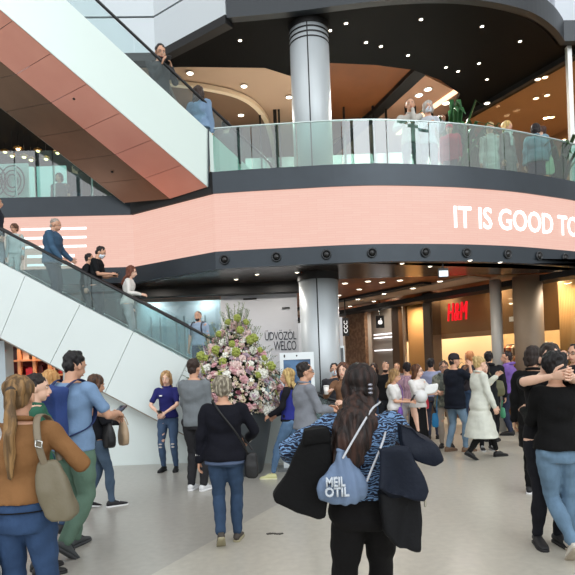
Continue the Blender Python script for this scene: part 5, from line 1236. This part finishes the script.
def leafm(p, d, L_, w_):
    d = V(d).normalized(); sd = d.cross(V((0, 0, 1))); sd = sd.normalized() if sd.length > .01 else V((1, 0, 0))
    g.tube([p, p + d * L_ * .35 + V((0, 0, .01)), p + d * L_ * .75, p + d * L_ - V((0, 0, .02))], [w_ * .2, w_, w_ * .8, w_ * .08], 6, .12, side=sd, rnd=False)
for k in range(620):
    a = random.uniform(0, 2 * math.pi); t = random.random(); p = surf(t, a, random.uniform(.62, .96)); leafm(p, V((math.cos(a), math.sin(a), random.uniform(-.4, 1.2))), random.uniform(.06, .15), random.uniform(.012, .026))
tag(g.build('foliage', mat((54, 74, 48), .6, nz=.35, ns=7), fl, True), kind='stuff')
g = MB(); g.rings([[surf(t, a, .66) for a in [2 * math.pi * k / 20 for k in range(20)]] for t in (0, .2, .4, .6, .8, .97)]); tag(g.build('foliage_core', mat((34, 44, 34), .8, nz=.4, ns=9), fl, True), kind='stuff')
g = MB()
for k in range(70):
    a = random.uniform(0, 6.28); t = random.uniform(.45, .98); p = surf(t, a, .7); d = V((math.cos(a) * .55 * (1.3 - t), math.sin(a) * .4 * (1.3 - t), 1)).normalized(); L_ = random.uniform(.18, .40)
    q_ = p + d * L_; g.tube([p, p + d * L_ * .6, q_ + V((math.cos(a) * .03, 0, 0))], .004, 4, rnd=False)
    for j in range(7): leafm(p + d * L_ * (.4 + .09 * j), V((math.cos(j * 2.4), math.sin(j * 2.4), .8)), .05, .009)
for k in range(26):
    a = random.uniform(2.6, 3.7) if k % 2 else random.uniform(-.6, .6); p = surf(random.uniform(.3, .7), a, .9); d = V((math.cos(a), -.2, .6)).normalized()
    for j in range(6): leafm(p + d * .035 * j, V((d.x, math.sin(j * 2.4), .6)), .07, .012)
tag(g.build('sprigs', mat((112, 128, 92), .7, nz=.3, ns=9), fl, True), kind='stuff')
# ================================================================== LIGHT
w = bpy.data.worlds.new('world'); sc.world = w; w.use_nodes = True; N = w.node_tree.nodes; L = w.node_tree.links
bg = N['Background']; tc = N.new('ShaderNodeTexCoord'); sx = N.new('ShaderNodeSeparateXYZ'); L.new(tc.outputs['Generated'], sx.inputs[0])
r = N.new('ShaderNodeValToRGB'); L.new(sx.outputs['Z'], r.inputs[0]); e = r.color_ramp.elements
mp = N.new('ShaderNodeMapRange'); L.new(sx.outputs['Z'], mp.inputs[0]); mp.inputs[1].default_value = -1; mp.inputs[2].default_value = 1; L.new(mp.outputs[0], r.inputs[0])
e[0].position = .45; e[0].color = (.25, .25, .25, 1); e[1].position = .9; e[1].color = (1.03, 1.03, 1.03, 1)
x = e.new(.55); x.color = (.66, .66, .67, 1)
L.new(r.outputs[0], bg.inputs[0]); bg.inputs[1].default_value = .95
mr = N.new('ShaderNodeMapRange'); L.new(sx.outputs['Y'], mr.inputs[0]); mr.inputs[1].default_value = -.2; mr.inputs[2].default_value = -.8   # glazed side of the atrium
m2 = N.new('ShaderNodeMapRange'); L.new(sx.outputs['Z'], m2.inputs[0]); m2.inputs[1].default_value = .02; m2.inputs[2].default_value = .2
mm = N.new('ShaderNodeMath'); mm.operation = 'MULTIPLY'; L.new(mr.outputs[0], mm.inputs[0]); L.new(m2.outputs[0], mm.inputs[1])
mx = N.new('ShaderNodeMix'); mx.data_type = 'RGBA'; L.new(mm.outputs[0], mx.inputs[0]); L.new(r.outputs[0], mx.inputs[6]); mx.inputs[7].default_value = (2.3, 2.35, 2.4, 1)
# the brightest part of the glazed side
ny = N.new('ShaderNodeMath'); ny.operation = 'MULTIPLY'; ny.inputs[1].default_value = -1; L.new(sx.outputs['Y'], ny.inputs[0])
nm = N.new('ShaderNodeMath'); nm.operation = 'MAXIMUM'; nm.inputs[1].default_value = .01; L.new(ny.outputs[0], nm.inputs[0])
rt = N.new('ShaderNodeMath'); rt.operation = 'DIVIDE'; L.new(sx.outputs['X'], rt.inputs[0]); L.new(nm.outputs[0], rt.inputs[1])
w1 = N.new('ShaderNodeMapRange'); L.new(rt.outputs[0], w1.inputs[0]); w1.inputs[1].default_value = .12; w1.inputs[2].default_value = .16
w2 = N.new('ShaderNodeMapRange'); L.new(rt.outputs[0], w2.inputs[0]); w2.inputs[1].default_value = .95; w2.inputs[2].default_value = .85
w3 = N.new('ShaderNodeMapRange'); L.new(sx.outputs['Z'], w3.inputs[0]); w3.inputs[1].default_value = .2; w3.inputs[2].default_value = .26
w4 = N.new('ShaderNodeMapRange'); L.new(sx.outputs['Z'], w4.inputs[0]); w4.inputs[1].default_value = .62; w4.inputs[2].default_value = .5
def mul(p, q):
    k = N.new('ShaderNodeMath'); k.operation = 'MULTIPLY'; L.new(p.outputs[0], k.inputs[0]); L.new(q.outputs[0], k.inputs[1]); return k
ww = mul(mul(w1, w2), mul(w3, w4))
m5 = N.new('ShaderNodeMix'); m5.data_type = 'RGBA'; L.new(ww.outputs[0], m5.inputs[0]); L.new(mx.outputs[2], m5.inputs[6]); m5.inputs[7].default_value = (6.0, 6.4, 6.7, 1)
L.new(m5.outputs[2], bg.inputs[0])
g = MB()
for k in range(-5, 9): g.box((k * 2.3, -13, 9), (.16, .25, 18))
for z in (6.2, 11.6, 17): g.box((3.4, -13, z), (34, .2, .12))
tag(g.build('window_4', mat((40, 44, 48), .5)), kind='structure')
def area(loc, size, energy, col, rot=(0, 0, 0), sy=None):
    l = bpy.data.lights.new('area', 'AREA'); l.energy = energy; l.color = col; l.size = .16; l.shape = 'DISK'; sy = None
    if sy: l.shape = 'RECTANGLE'; l.size_y = sy
    o = bpy.data.objects.new('area_lamp', l); COL.objects.link(o); o.location = loc; o.rotation_euler = rot; return o
wm = (1, .84, .64); nt_ = (1, .93, .84)
def mid(t, d, z): p = along(t, d); return (p.x, p.y, z)
for t in (.5, 2.2, 4, 5.8): area(mid(t, .22, 3.4), .3, 10, wm)
for t in (1, 3, 5, 7): area(mid(t, 1.15, 3.35), .7, 55, wm)
area(mid(8.6, .9, 3.4), .8, 30, nt_); area(mid(11, .9, 3.4), .8, 40, nt_); area(mid(14, .9, 3.4), .8, 30, nt_)
for x in (-2.6, -1.2, -.1): area((x, 10.9, 3.3), .25, 14, nt_)
area((-3, 12.6, 3.3), .4, 16, nt_); area((-1.8, 12.6, 3.3), .4, 16, nt_)  # two lamps added to brighten the glazed front, no fitting there
q = along(tof(413), -.1); area((q.x, q.y, 3.15), .2, 11, wm)  # extra lamp put in to brighten the pleated curtain
q = along(tof(380), -.2); area((q.x, q.y, 3.15), .2, 8, nt_)
q = along(tof(565), -.1); area((q.x, q.y, 3.15), .2, 20, wm)
for x, y in ((0.5, 13.5), (2.0, 13.3), (3.5, 11.6)): area((x, y, 3.3), .8, 22, nt_)
area((-4.9, 10.9, 2.75), .5, 26, (1, .72, .5)); area((-3.9, 10.9, 2.2), .5, 16, (1, .72, .5))
p = alu(2, 1.6); area((p.x, p.y, 7.8), 2, 90, wm); p = alu(-.5, 1.6); area((p.x, p.y, 7.8), 2, 60, wm)
for x, y in ((-2, 14), (1.5, 13), (3.5, 13)): area((x, y, 7.9), .5, 220, nt_)
area((-5, 12.5, 7.0), 1.5, 25, wm)
# lower back lights that wash ceilings from the bright floor come from the sky itself
vs = sc.view_settings; vs.view_transform = 'Standard'; vs.look = 'None'; vs.gamma = 1; vs.exposure = 0.0; vs.use_curve_mapping = False
sc.cycles.use_denoising = True
try: sc.cycles.denoiser = 'OPENIMAGEDENOISE'
except Exception: pass
sc.cycles.max_bounces = 8; sc.cycles.transparent_max_bounces = 24; sc.cycles.diffuse_bounces = 4; sc.cycles.glossy_bounces = 4
sc.cycles.sample_clamp_indirect = 6; sc.cycles.caustics_reflective = False; sc.cycles.caustics_refractive = False
